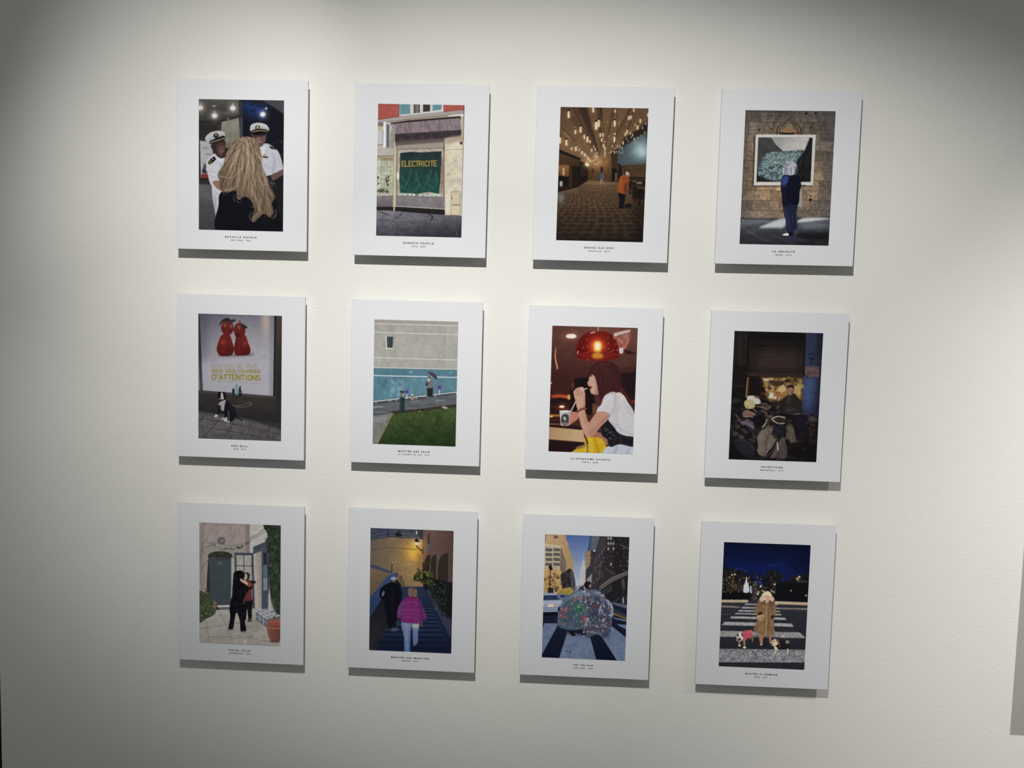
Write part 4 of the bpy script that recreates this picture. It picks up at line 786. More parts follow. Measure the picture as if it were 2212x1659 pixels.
    p.sm([(440,800),(490,792),(530,810),(552,840),(540,862),(490,860),(450,850)], (206,202,192), b=1); p.sm([(415,850),(440,825),(490,835),(506,880),(480,900),(430,895)], (188,172,116), b=1); p.ln([(440,850),(480,890)],8,(206,194,146),b=3); p.ln([(430,870),(455,895)],5,(140,124,78),b=2); p.ln([(500,800),(540,840)],6,(170,164,156),b=3); p.el(522,802,20,10,(130,70,62),b=2)
    p.poly([(398,938),(420,912),(450,908),(470,926),(500,934),(518,954),(498,976),(450,966),(430,974),(404,960)], (124,86,80), b=1); p.ln([(420,940),(460,925),(505,955)],6,(176,130,120),curve=True,b=2); p.ln([(410,965),(510,968)],6,(170,150,140),b=2)
    for q in ([(520,880),(570,890),(600,905)],[(480,890),(520,930)],[(560,915),(600,940),(590,960)],[(610,900),(640,880)],[(530,860),(600,858)]): p.ln(q,9,(150,116,92),curve=True,a=.8,b=2)
    p.poly([(372,1008),(410,1000),(436,990),(470,1004),(492,1012),(496,1040),(508,1058),(480,1072),(462,1050),(440,1046),(424,1034),(396,1036)], (88,74,94), b=1); p.ln([(400,1012),(450,1025),(490,1055)],6,(140,122,146),curve=True,b=2); p.ln([(345,945),(370,985)],8,(110,100,112),b=3); p.ln([(480,1080),(500,1140)],10,(70,56,74),b=3); p.ln([(305,1040),(325,1110)],10,(52,50,62),b=4)
    p.sm([(645,980),(690,965),(750,975),(768,1000),(720,1020),(660,1005)], (44,34,32)); p.ln([(645,985),(690,964),(752,974)],9,(190,180,164),curve=True); p.ln([(650,990),(690,1020),(750,1022)],8,(196,188,172),curve=True); p.ln([(565,1055),(590,1025),(604,990)],9,(196,184,160),curve=True,b=1); p.ln([(605,1000),(625,1060)],12,(104,70,46),b=3)
    p.poly([(520,1150),(536,1102),(560,1078),(600,1060),(640,1058),(654,1078),(640,1112),(650,1140),(690,1148),(668,1180),(640,1230),(600,1268),(585,1296),(540,1284),(522,1250),(530,1200)], (112,98,88), n=(.14,22,7,(.6,1.8))); p.ln([(570,1080),(545,1160),(545,1270)],10,(150,134,122),curve=True,a=.7,b=5); p.ln([(620,1090),(600,1180),(590,1270)],9,(72,60,56),curve=True,a=.8,b=4); p.ln([(650,1120),(620,1200),(600,1280)],6,(158,140,124),curve=True,a=.6,b=3)
    p.poly([(735,1122),(752,1150),(764,1210),(776,1300),(740,1318),(690,1306),(628,1312),(650,1262),(690,1190),(718,1150)], (80,69,66), n=(.16,22,8,(.6,1.8))); p.ln([(735,1150),(690,1230),(650,1300)],8,(122,106,100),curve=True,a=.7,b=4); p.ln([(700,1150),(640,1260),(560,1310)],6,(130,112,100),curve=True,a=.6,b=3); p.sm([(685,1180),(692,1180),(700,1240),(690,1240)],(206,196,180),b=2)
    p.poly([(764,1044),(806,1028),(822,1060),(834,1110),(852,1182),(822,1176),(806,1188),(780,1154),(758,1130),(768,1090)], (92,81,68), n=(.16,18,9)); p.ln([(790,1050),(810,1170)],6,(130,114,96),a=.7,b=3); p.sm([(660,1040),(740,1040),(750,1120),(690,1140)],(30,30,40),a=.8,b=6)
    p.poly([(326,1160),(370,1140),(430,1150),(470,1190),(510,1230),(490,1290),(440,1280),(400,1275),(350,1230)],(36,38,47),a=.85,b=7); p.ln([(340,1160),(430,1170),(500,1240)],5,(74,76,88),curve=True,a=.7,b=2); p.ln([(380,1240),(460,1300),(560,1305)],5,(60,60,70),curve=True,a=.7,b=2); p.sm([(490,960),(560,970),(560,1050),(510,1060)],(20,18,24),b=5)
    p.sm([(830,960),(900,950),(950,1000),(930,1060),(860,1060)],(24,24,34),b=5); p.ln([(830,945),(880,940)],8,(120,110,104),b=2); p.blobs([(930,1010),(1010,1030),(1010,1090),(940,1080)],14,6,14,[(96,66,60),(60,44,44),(120,90,80)],a=.7,b=2); p.rect(900,1090,960,1200,(30,22,22),b=5); p.ln([(965,1100),(960,1220)],8,(56,42,38),b=3)
    for i in range(150):   # creases and edges all over the heap
        x = 310+rg.rand()*680; y = 900+rg.rand()*400
        if y < 900+abs(x-560)*.2: continue
        L_ = 10+rg.rand()*34; a_ = rg.rand()*3.14; f = (1.0 if y < 1150 else .65)*(1 if x < 880 else .6)
        c = [(150,126,108),(110,92,84),(20,18,22),(14,13,17),(84,70,70),(60,56,66)][rg.randint(6)]
        p.ln([(x,y),(x+L_*math.cos(a_)*.5+rg.randn()*5,y+L_*math.sin(a_)*.5+rg.randn()*5),(x+L_*math.cos(a_),y+L_*math.sin(a_))],2+rg.rand()*5,np.array(c)*f,w2=1,curve=True,a=.55,b=1)
    p.poly([(280,1180),(340,1180),(420,1345),(280,1345)],(14,14,20),a=.6,b=25); p.poly([(800,1220),(1030,1150),(1020,1350),(780,1350)],(14,13,17),a=.65,b=30)
    return p

def pic_bear_hug():
    p = Pic(((289,236),(999,262),(993,1317),(287,1287)), (150,144,138), 19)
    rg = p.rng
    p.poly([(270,220),(735,230),(725,520),(270,560)], (164,146,144), n=(.05,50,3)); p.poly([(270,440),(725,420),(600,1000),(270,1000)], (150,146,136), a=.8, b=20); p.tex([(270,230),(1000,230),(1000,1000),(270,1000)],.04,14,5)
    p.poly([(690,240),(728,240),(725,520),(695,500)],(128,112,110),a=.7,b=6); p.poly([(726,240),(1000,240),(1000,1000),(726,1000)], (188,182,176), n=(.04,40,6)); p.ln([(727,375),(790,345),(870,280)],6,(112,104,100),b=1); p.ln([(728,392),(800,358),(870,310)],9,(150,142,136),b=2); p.ln([(727,250),(725,500)],3,(120,108,106))
    p.el(482,398,34,33,(92,86,86)); p.el(482,398,24,23,(128,120,118)); p.el(482,398,17,16,(84,78,78)); p.el(484,398,7,8,(206,200,196))
    p.poly([(288,280),(330,230),(345,240),(318,300),(320,800),(290,860)], (140,122,112), a=.5, b=10); p.poly([(330,560),(368,560),(372,820),(330,830)],(170,142,128),a=.7,b=6)
    # door with arched leaves
    p.sm([(366,960),(366,560),(372,516),(420,494),(476,488),(540,500),(576,530),(572,700),(566,958)], (44,48,44)); p.poly([(372,540),(570,545),(566,962),(440,966),(384,905)], (66,78,86), g=((60,72,80),(400,560),(500,960)), n=(.06,20,4,(2,.6)))
    for y in range(575,950,25): p.ln([(378,y),(566,y+2)],2.5,(46,56,64),a=.7)
    p.rect(376,545,568,562,(52,66,88)); p.poly([(568,545),(596,545),(592,960),(564,958)],(176,170,156),b=2); p.blobs([(366,505),(420,492),(540,500),(576,535),(560,560),(380,570)],70,5,10,[(66,72,40),(44,50,32),(92,94,58),(58,60,44)],a=.9); p.blobs([(440,575),(500,580),(490,610),(450,600)],8,5,9,[(120,134,128)],a=.5,b=2)
    p.poly([(440,960),(556,956),(556,974),(452,978)], (198,194,190)); p.poly([(455,976),(556,972),(556,1005),(470,1010)], (92,94,104))
    # open glazed door
    p.poly([(594,500),(760,502),(772,990),(752,990),(745,700),(598,700)], (62,70,88)); p.poly([(612,522),(742,524),(744,690),(614,690)], (168,164,152), n=(.05,30,5)); p.ln([(676,522),(678,690)],7,(58,66,88)); p.ln([(612,614),(744,616)],7,(58,66,88)); p.poly([(735,680),(748,680),(752,985),(742,985)],(150,150,150))
    p.poly([(770,505),(834,478),(834,992),(772,985)], (182,170,158), g=((150,140,130),(775,700),(832,700)), n=(.05,20,3))
    p.poly([(756,450),(895,392),(898,480),(830,484),(760,512)], (68,76,92)); p.ln([(770,470),(890,425)],4,(40,46,62)); p.ln([(775,490),(890,455)],4,(88,98,120)); p.poly([(832,480),(895,470),(895,860),(888,990),(832,992)], (66,76,96)); p.poly([(846,500),(876,498),(876,600),(846,602)], (40,44,54)); p.poly([(846,612),(878,610),(876,710),(846,714)], (96,112,126)); p.poly([(846,722),(878,718),(878,825),(848,828)], (130,146,152)); p.ln([(836,850),(892,846)],4,(40,50,72)); p.ln([(862,620),(862,820)],4,(60,74,100))
    p.poly([(890,860),(930,860),(925,960),(890,940)],(186,186,186),b=4)
    # creepers
    for q in ([(289,480),(380,440),(500,470),(640,455),(730,400)],[(289,410),(420,415),(560,440),(700,410)],[(300,470),(330,420),(380,330),(410,250)],[(320,820),(300,700),(330,600),(420,550)],[(300,640),(370,560),(430,540)],[(560,400),(620,320),(650,270)],[(300,600),(318,480),(330,300),(345,240)],[(570,260),(560,330)],[(600,280),(590,350)],[(690,420),(740,400)],[(310,830),(330,740),(318,640),(350,580)],[(298,560),(312,440),(316,300)]): p.ln(q,3,(104,92,80),curve=True,a=.8)
    p.blobs([(470,470),(560,455),(640,440),(725,395),(728,415),(640,468),(480,488)],46,4,9,[(84,88,62),(110,108,84),(70,70,52)],a=.75); p.blobs([(390,420),(440,410),(440,440),(390,440)],14,4,8,[(96,94,76)],a=.7); p.blobs([(295,470),(340,450),(340,520),(295,520)],12,4,7,[(104,98,84)],a=.6)
    # cypress
    cy = [(850,255),(1010,255),(1005,1050),(960,1030),(925,960),(905,860),(885,640),(895,520),(860,420),(885,350)]
    p.sm(cy, (44,56,44), n=(.25,14,7,(.8,1.6))); p.blobs(cy,150,6,14,[(34,46,36),(58,72,54),(28,36,30),(72,84,64)],a=.6,asp=1.8,b=1); p.poly([(900,880),(940,900),(960,1020),(920,1000)],(90,88,78),a=.5,b=10); p.blobs([(825,380),(890,360),(900,470),(850,440)],26,4,9,[(66,76,64),(96,102,90)],a=.6)
    # ground
    gr = [(275,1090),(440,1000),(560,995),(780,985),(1000,1080),(1000,1330),(275,1305)]
    p.poly(gr, (168,161,152), g=((146,140,133),(560,1010),(580,1290)), n=(.06,40,9,(1.6,.7)))
    for q in ([(345,1090),(375,1290)],[(460,1010),(520,1130),(580,1290)],[(287,1168),(520,1125),(760,1100)],[(370,1235),(560,1235),(800,1180)],[(740,1215),(810,1305)],[(575,1250),(740,1220)],[(820,1260),(990,1290)],[(620,1020),(700,1085)]): p.ln(q,4,(96,91,86),a=.8)
    p.blobs([(600,1230),(760,1220),(900,1290),(620,1290)],16,8,20,[(190,184,174),(130,124,118)],a=.4,b=5); p.poly([(690,1080),(780,1080),(860,1160),(700,1180)],(120,114,110),a=.4,b=14)
    # bush, crate, pots
    bush = [(275,850),(330,845),(380,880),(430,930),(425,1030),(360,1070),(275,1100)]
    p.sm(bush, (66,76,50), n=(.2,16,6)); p.blobs(bush,120,5,12,[(88,98,62),(48,58,40),(110,112,76),(60,70,46),(40,48,36)],a=.7,b=1); p.blobs([(400,920),(440,925),(440,1000),(420,1010)],12,6,12,[(150,120,96),(120,92,74)],a=.8); p.blobs([(340,810),(385,815),(380,860),(345,860)],10,5,10,[(130,86,66),(100,90,70)],a=.8)
    p.poly([(780,1010),(868,985),(992,1045),(880,1075)], (124,129,138)); p.poly([(780,1010),(882,1075),(880,1152),(780,1088)], (100,105,114)); p.poly([(882,1075),(992,1045),(990,1110),(882,1152)],(84,88,98))
    for t in (.33,.66): p.ln([(780+100*t,1010+65*t),(868+124*t,985+60*t)],4,(206,210,216)); p.ln([(780+100*t,1010+65*t),(780+100*t,1088+64*t)],4,(176,182,190))
    for t in (.33,.66): p.ln([(780+88*t,1010-25*t),(882+110*t,1075-30*t)],4,(206,210,216))
    p.ln([(780,1010),(882,1076),(992,1045)],5,(214,218,224)); p.ln([(780,1050),(882,1114)],3,(176,182,190)); p.ln([(780,1088),(880,1152)],4,(84,88,96))
    p.blobs([(895,1060),(985,1060),(985,1095),(900,1095)],26,5,11,[(98,98,60),(70,76,46),(130,120,84)],a=.85); p.sm([(892,1092),(992,1090),(986,1160),(904,1158)], (146,72,54)); p.ln([(894,1100),(990,1098)],10,(178,84,60),b=1); p.sm([(880,1146),(995,1150),(986,1268),(910,1268)], (132,74,60), g=((100,54,46),(890,1200),(990,1210))); p.ln([(878,1156),(998,1160)],14,(166,86,64),b=1); p.el(945,1272,50,7,(70,62,58),b=4)
    # the two who embrace
    p.sm([(684,900),(748,904),(746,1000),(742,1082),(716,1082),(704,990),(694,1078),(676,1080)], (20,20,26)); p.sm([(712,1080),(744,1076),(740,1096),(714,1104)],(66,60,64)); p.sm([(694,752),(748,742),(756,780),(744,840),(746,908),(706,920),(668,916),(690,840)], (112,46,40), n=(.08,16,4)); p.ln([(700,860),(696,912)],8,(92,34,30),b=4); p.ln([(735,760),(770,756)], 22, (24,22,28), b=2)
    p.sm([(676,690),(696,672),(722,678),(728,712),(716,738),(700,742)], (58,44,40)); p.sm([(676,696),(694,684),(706,700),(702,726),(684,728),(674,712)], (204,166,152)); p.ln([(682,706),(692,704)],3,(70,46,42)); p.ln([(680,718),(690,720)],3,(160,80,78))
    bear = [(586,690),(600,666),(640,655),(670,668),(684,700),(676,730),(700,762),(742,782),(748,806),(716,830),(690,870),(672,930),(690,1000),(682,1090),(697,1170),(676,1186),(646,1180),(640,1090),(612,1022),(594,1090),(582,1160),(560,1170),(540,1158),(556,1070),(552,970),(572,880),(578,790)]
    p.sm(bear, (14,14,20)); p.blobs(bear,60,6,14,[(26,26,34),(10,10,14),(34,34,42)],a=.5,asp=1.6,b=3); p.ln([(600,700),(592,800),(580,900)],8,(36,36,46),curve=True,a=.6,b=5); p.ln([(650,1000),(660,1120)],8,(34,34,44),a=.6,b=5); p.ln([(640,680),(668,690)],6,(30,30,38),b=3)
    p.sm([(644,726),(656,728),(690,750),(722,768),(712,786),(680,768),(650,748)], (206,166,150), b=1); p.sm([(712,762),(740,760),(744,790),(716,800)],(150,58,48),b=1); p.el(562,1172,26,6,(84,78,74),a=.7,b=3); p.el(672,1188,30,6,(84,78,74),a=.7,b=3)
    return p

def pic_steps_at_dusk():
    p = Pic(((288,246),(1012,267),(989,1339),(271,1311)), (20,26,46), 21)
    p.poly([(270,230),(760,240),(745,345),(460,320),(270,360)], (84,90,110), n=(.08,30,3)); p.poly([(280,240),(740,250),(720,300),(560,290),(420,300),(285,280)],(70,78,98),a=.7,b=6)
    for q in ([(287,330),(450,300),(700,320)],[(287,352),(450,325),(740,345)],[(287,300),(390,270)],[(290,290),(330,305)]): p.ln(q,6,(48,56,80),curve=False,b=1)
    p.ln([(440,250),(438,400)],5,(34,34,48)); p.ln([(385,262),(384,280)],5,(30,32,46)); p.ln([(642,258),(642,290)],5,(30,32,46)); p.sm([(505,315),(515,278),(545,272),(560,315)],(30,32,44),b=1); p.ln([(500,272),(585,300)],6,(130,124,110),b=2)
    wallp = [(270,358),(455,326),(745,346),(750,765),(560,765),(270,640)]
    p.poly(wallp, (120,106,90), g=((168,136,90),(320,480),(660,480)), n=(.06,40,5)); p.glow(665,455,70,(80,52,-10)); p.glow(690,430,120,(36,20,-10)); p.glow(620,560,110,(16,10,0)); p.blobs([(480,500),(680,500),(680,720),(540,700)],22,5,16,[(120,98,72),(196,160,108)],a=.4,b=4); p.ln([(270,446),(450,414),(540,424),(700,432)],4,(84,70,62)); p.ln([(460,430),(445,470)],7,(100,84,70),a=.7,b=2)
    p.blobs([(580,560),(660,560),(650,720),(570,700)],14,4,12,[(132,110,84)],a=.5,b=2); p.sm([(690,470),(700,520),(690,560),(720,600),(745,570),(740,480)],(150,110,60),a=.5,b=10); p.poly([(530,655),(560,660),(590,750),(545,755)],(110,92,72),b=3)
    # house at the right
    p.poly([(742,240),(1030,250),(1020,760),(870,710),(740,620)], (128,96,84), g=((96,72,70),(760,400),(1000,420)), n=(.06,40,7)); p.poly([(742,330),(775,330),(770,620),(740,600)],(196,140,70),a=.5,b=10); p.poly([(700,255),(745,258),(745,345),(705,320)],(64,66,84),b=3); p.poly([(786,300),(803,288),(800,430),(780,460)],(70,62,72)); p.poly([(783,380),(800,380),(798,440),(782,455)],(104,112,140),b=2)
    for q in ([(870,700),(874,560),(896,492),(930,466),(976,464),(970,730)],[(808,650),(812,520),(830,486),(862,468),(858,700)],[(752,610),(760,520),(780,484),(806,474),(802,650)],[(738,590),(742,545),(756,530),(750,620)]):
        p.poly(q,(52,42,38))
    for i in range(17):
        y = 490+i*14; p.ln([(880,y),(966,y-4)],3,(88,72,58),a=.7)
        if i < 14: p.ln([(815,y),(855,y-3)],3,(84,68,52),a=.7)
        if i < 9: p.ln([(762,y+4),(800,y)],3,(88,70,50),a=.7)
    p.ln([(970,466),(966,730)],6,(120,108,106)); p.ln([(864,470),(860,700)],5,(118,104,98))
    # lamp
    p.glow(690,380,36,(90,70,30)); p.sm([(670,372),(678,352),(702,350),(712,370),(704,398),(692,406),(680,398)], (255,240,205), b=1); p.sm([(670,362),(688,336),(710,358),(712,368)],(42,34,30)); p.el(691,402,8,6,(60,44,32)); p.ln([(692,408),(715,430),(742,440)],8,(48,36,30),curve=True); p.ln([(742,425),(742,470)],6,(44,34,30)); p.ln([(715,430),(735,462)],5,(48,36,30)); p.el(692,285,9,16,(250,244,225),b=1); p.ln([(696,262),(698,305)],6,(40,40,52)); p.ln([(715,305),(722,345)],4,(44,40,46))
    # parapet at the left
    p.poly([(270,570),(480,640),(450,700),(270,880)], (136,112,86), g=((110,92,76),(300,600),(340,820))); p.ln([(278,708),(420,740)],3,(92,78,66)); p.poly([(270,560),(340,574),(478,628),(478,645),(270,588)],(70,80,104)); p.ln([(474,545),(472,630)],6,(28,28,36)); p.el(478,546,5,6,(230,226,206)); p.poly([(440,660),(505,632),(522,640),(512,690),(400,830),(270,1050),(270,866)], (64,88,138), g=((40,60,108),(480,650),(290,1000)), n=(.06,24,5)); p.ln([(522,642),(510,692),(400,836),(272,1052)],7,(24,32,58)); p.ln([(520,590),(518,650)],4,(70,62,60))
    p.poly([(270,1050),(400,835),(520,690),(560,760),(540,1000),(400,1330),(270,1320)], (24,28,40), g=((46,44,48),(420,860),(290,1200)), n=(.1,30,4))
    # steps
    p.poly([(545,758),(745,756),(1000,1200),(1000,1345),(330,1330),(480,1000)], (24,34,66)); y, k = 760.0, 0
    while y < 1335:
        d = 9+(y-760)*.088; f = 1-(y-760)/650
        xl = 552-(y-760)*.36; xr = 745+(y-760)*.44
        p.poly([(xl,y),(xr,y+2),(xr+d*.4,y+d*.5),(xl-d*.3,y+d*.45)], (24+26*f,38+40*f,66+44*f), b=2.5); p.ln([(xl,y+d*.5),(xr,y+d*.55)],max(2,d*.16),(14,20,44),b=1); y += d
    p.poly([(330,1200),(1000,1210),(1000,1345),(330,1330)],(14,19,42),a=.5,b=24)
    p.poly([(560,756),(745,756),(800,850),(560,850)],(52,66,92),a=.5,b=12)
    # plants
    p.poly([(745,760),(800,800),(870,960),(985,1190),(1000,1200),(1010,720),(860,690),(740,640)], (26,30,34), n=(.2,20,6)); p.poly([(770,790),(850,960),(985,1196),(1000,1150),(880,930),(800,780)],(70,78,94),a=.7,b=5); p.poly([(860,960),(930,1000),(992,1040),(990,1190),(960,1170)],(54,60,84),b=5)
    p.blobs([(660,680),(700,600),(780,600),(830,640),(850,740),(740,730)],90,7,15,[(60,72,26),(96,112,38),(40,50,24),(28,34,24),(120,136,50)],a=.85); p.blobs([(660,690),(690,610),(720,610),(720,720)],30,6,12,[(40,44,26),(56,60,30)],a=.85); p.blobs([(760,740),(860,700),(1000,740),(995,1040),(920,1030),(820,880)],150,6,13,[(22,28,28),(34,42,38),(46,54,44),(16,20,24),(60,68,60)],a=.8); p.blobs([(820,740),(860,740),(900,960),(850,950)],22,3,5,[(130,138,140),(100,106,110)],a=.7)
    p.poly([(960,740),(1010,740),(1000,1040),(950,1000)],(14,16,20),a=.6,b=14)
    # man in a dark coat
    p.sm([(430,732),(488,716),(536,748),(558,812),(552,884),(520,960),(516,1060),(500,1110),(478,1090),(472,1120),(440,1110),(424,1000),(400,880),(368,850),(366,800),(384,764)], (15,16,28)); p.sm([(392,800),(408,800),(400,836),(384,838)],(110,122,150),b=2); p.ln([(470,740),(480,860),(470,1000)],8,(28,30,46),curve=True,a=.7,b=5); p.el(487,700,26,24,(44,38,42)); p.sm([(462,690),(476,672),(506,674),(516,692),(500,700),(476,704)], (160,166,184), b=1); p.el(492,712,14,8,(120,86,72),b=2); p.sm([(466,1120),(520,1116),(520,1142),(470,1146)],(110,112,118),a=.6,b=4); p.rect(500,1060,580,1090,(70,76,92),a=.5,b=6)
    # woman in a magenta jacket
    p.sm([(560,1058),(702,1066),(700,1150),(696,1236),(672,1268),(656,1252),(652,1130),(638,1112),(630,1220),(626,1345),(582,1340),(576,1200)], (126,142,174), g=((78,112,172),(620,1080),(620,1300))); p.ln([(596,1080),(600,1200),(604,1320)],14,(160,176,202),curve=True,a=.5,b=6); p.ln([(645,1080),(650,1130)],8,(80,96,140),b=3); p.sm([(650,1085),(700,1085),(698,1112),(656,1116)],(196,196,180),a=.8,b=3); p.ln([(632,1130),(626,1300)],6,(60,80,130),a=.7,b=3)
    p.sm([(718,1050),(736,1050),(738,1100),(722,1100)],(120,60,84),b=2); p.sm([(616,842),(684,842),(722,884),(748,960),(776,1026),(756,1046),(716,1040),(704,1076),(560,1066),(552,1036),(522,1026),(518,976),(554,888)], (130,38,116)); p.sm([(554,890),(590,880),(570,1000),(525,1022),(520,976)], (112,52,122), a=.9, b=4); p.sm([(700,880),(726,890),(772,1026),(740,1040),(715,980)],(104,34,104),a=.9,b=4); p.ln([(640,856),(640,1060)],5,(132,18,92),b=3)
    for q in ([(580,900),(650,890),(700,905)],[(575,960),(640,955),(710,970)],[(570,1030),(640,1022),(700,1040)],[(540,920),(530,1000)],[(740,950),(760,1020)],[(590,990),(640,985),(690,1000)]): p.ln(q,9,(168,88,156),curve=True,a=.5,b=5)
    p.ln([(620,846),(650,856),(684,846)],9,(120,16,84),curve=True,b=2); p.sm([(612,800),(618,772),(648,764),(680,774),(692,802),(688,834),(660,846),(624,840)], (124,98,86), n=(.3,10,5)); p.blobs([(614,780),(690,780),(686,836),(620,836)],40,5,9,[(160,132,114),(90,66,60),(140,112,98)],a=.6,b=2)
    return p

def pic_can_collector():
    p = Pic(((306,248),(1024,281),(989,1332),(279,1301)), (44,42,50), 23)
    rg = p.rng
    p.poly([(290,235),(720,245),(700,745),(540,745),(290,600)], (78,106,176), g=((196,208,226),(560,260),(590,720)))
    # left side of the street
    p.poly([(290,235),(320,240),(326,300),(290,330)],(60,84,150)); p.poly([(316,240),(480,245),(486,300),(502,330),(502,380),(520,390),(522,440),(546,470),(552,700),(300,600),(308,330)], (204,168,120), n=(.05,26,4)); p.poly([(480,245),(486,300),(502,330),(520,390),(546,470),(552,660),(500,640),(470,400),(455,260)],(186,148,104),a=.7,b=6)
    for x in (388,400,413): p.ln([(x,266),(x,284)],8,(60,44,34))
    for x in range(330,470,16): p.ln([(x,300),(x+2,345)],3,(176,140,98),a=.6)
    for y in range(400,640,22): p.ln([(500,y),(545,y+26)],3,(160,124,86),a=.6)
    p.poly([(290,335),(440,358),(488,490),(484,640),(290,580)], (196,178,150)); p.poly([(440,358),(488,490),(484,640),(436,580)], (112,92,78)); p.poly([(290,330),(442,352),(442,366),(290,346)],(220,200,166))
    for i,y in enumerate((370,410,452,494)):
        for x in (312,378): p.poly([(x,y),(x+56,y+4),(x+56,y+28),(x,y+25)],(86,82,82)); p.ln([(x,y+12),(x+56,y+15)],3,(150,140,124))
    for i in range(9): p.ln([(446,400+i*22),(484,500+i*14)],4,(170,150,126),a=.7)
    p.poly([(290,530),(440,560),(480,640),(490,760),(290,760)], (206,162,100), n=(.12,20,6)); p.blobs([(300,590),(460,590),(500,740),(300,740)],120,4,12,[(120,88,56),(176,128,74),(84,64,48),(150,108,60),(60,50,44)],a=.7,asp=1.4); p.sm([(440,600),(480,570),(520,545),(552,600),(562,730),(470,745),(450,680)],(44,44,48),n=(.25,14,7)); p.blobs([(440,600),(520,545),(556,600),(562,730),(460,740)],70,5,11,[(34,34,38),(60,56,54),(84,74,64)],a=.7); p.poly([(520,560),(548,590),(562,700),(560,745),(535,745)],(84,80,84),b=3); p.sm([(420,740),(460,715),(520,705),(550,735),(520,765),(430,765)], (176,150,62), n=(.2,12,5)); p.ln([(352,545),(347,745)],7,(28,26,32)); p.sm([(338,530),(352,512),(366,530),(372,550),(356,560),(344,548)],(28,26,30)); p.poly([(330,705),(378,708),(378,755),(330,755)],(34,36,46)); p.poly([(290,690),(330,690),(330,760),(290,760)],(190,150,90),b=4)
    # far tower
    p.poly([(606,745),(608,560),(616,520),(622,520),(624,478),(632,478),(634,432),(638,478),(644,480),(646,520),(656,524),(660,745)], (206,200,198), g=((190,186,190),(610,600),(660,600))); p.ln([(634,420),(635,480)],3,(180,180,190)); p.poly([(590,690),(640,680),(640,745),(575,745)],(150,156,172),b=3); p.poly([(560,700),(580,690),(580,745),(560,745)],(120,126,140),b=2)
    # right side of the street
    p.poly([(692,255),(790,260),(770,400),(668,395)], (88,98,114)); p.poly([(692,255),(706,255),(684,395),(668,395)],(56,78,128))
    for y in range(275,390,13): p.ln([(706,y),(772,y+3)],4,(128,136,148),a=.6)
    p.poly([(656,400),(715,390),(715,640),(652,660)], (60,58,66)); p.poly([(658,402),(694,394),(690,520),(655,560)], (170,132,90)); 
    for y in range(420,640,16):
        for x in (675,700): p.rect(x,y,x+8,y+7,(150,150,156) if rg.rand()<.5 else (40,40,48),a=.8)
    p.rect(716,390,734,402,(220,220,224)); p.poly([(655,560),(715,480),(715,740),(655,700)],(52,52,60),a=.8); p.poly([(660,640),(712,580),(708,700),(672,700)],(150,146,146),b=4)
    p.poly([(775,262),(1040,270),(1020,880),(760,745),(700,700),(716,460)], (52,48,54), n=(.08,20,5)); p.poly([(775,262),(716,460),(700,700),(740,720),(800,480),(830,270)],(66,60,66))
    for i in range(15):
        for j in range(4): x = 735+j*24-i*1.5+ (0); y = 470+i*18-j*34; p.poly([(x,y),(x+12,y-12),(x+12,y-4),(x,y+9)],(120,116,122) if rg.rand()<.5 else (36,34,40),a=.8)
    for i in range(13):
        for j in range(3):
            x = 838+j*22; y = 280+i*44
            if y < 560: p.rect(x,y,x+13,y+22,(176,184,196) if (i in (0,1,2) and rg.rand()<.8) or rg.rand()<.15 else (34,32,38),a=.85)
    p.poly([(900,270),(1040,275),(1020,640),(890,640)], (40,35,38), n=(.12,16,6))
    for i in range(9):
        for j in range(4):
            if rg.rand()<.35: x = 915+j*28; y = 300+i*36; p.rect(x,y,x+9,y+15,(92,84,84) if rg.rand()<.6 else (150,140,136),a=.7)
    p.ln([(955,350),(1020,382)],4,(150,140,134)); p.ln([(820,545),(910,600)],3,(120,116,118)); p.poly([(770,700),(880,620),(1020,565),(1015,600),(880,660),(770,745)],(96,90,92)); p.ln([(770,702),(880,622),(1020,566)],5,(140,134,132)); p.poly([(770,740),(880,660),(1020,598),(1005,860),(860,830),(770,790)], (34,32,38)); 
    for x in range(785,880,14): p.ln([(x,742-(x-785)*.65),(x,775-(x-785)*.4)],5,(110,108,114),a=.7)
    p.sm([(955,660),(975,630),(988,700),(972,730)],(90,70,52),b=3); p.blobs([(870,740),(1000,740),(1000,845),(880,820)],34,3,7,[(90,92,104),(20,20,26),(130,132,140)],a=.7); p.ln([(970,800),(972,840)],12,(170,176,190),b=2)
    # street
    p.poly([(270,915),(420,900),(560,745),(720,745),(860,830),(1010,850),(1000,1345),(270,1320)], (26,34,58), g=((14,20,40),(600,820),(640,1310))); p.poly([(860,830),(1005,855),(1003,890),(880,850)],(92,100,124),b=3); p.ln([(890,934),(1002,978)],6,(176,140,60)); p.ln([(890,922),(1002,964)],5,(160,130,60)); p.poly([(880,880),(1003,940),(1003,960),(880,900)],(50,58,80),b=4)
    wh = (104,122,154)
    for q in ([(300,1010),(425,1012),(284,1272),(272,1272),(274,1120)],[(500,1078),(690,1120),(746,1330),(425,1320)],[(780,1110),(880,1040),(1005,1140),(1000,1345),(930,1345)],[(915,1020),(1005,1025),(1003,1070)],[(880,960),(1003,985),(1003,1000),(900,975)]): p.poly(q,wh,n=(.07,30,8),b=1)
    p.tex([(280,1000),(1000,1000),(1000,1330),(280,1330)],.06,10,11); p.el(555,1198,7,5,(30,36,56)); p.blobs([(488,1242),(530,1244),(530,1264),(488,1262)],11,3,6,[(44,54,80)])
    p.blobs([(310,1030),(400,1030),(330,1120)],5,2,4,[(60,70,100)]); p.poly([(420,1040),(640,1050),(700,1130),(500,1100)],(24,30,52),a=.6,b=12); p.poly([(640,1080),(860,1080),(850,1130),(690,1140)],(24,30,52),a=.6,b=12)
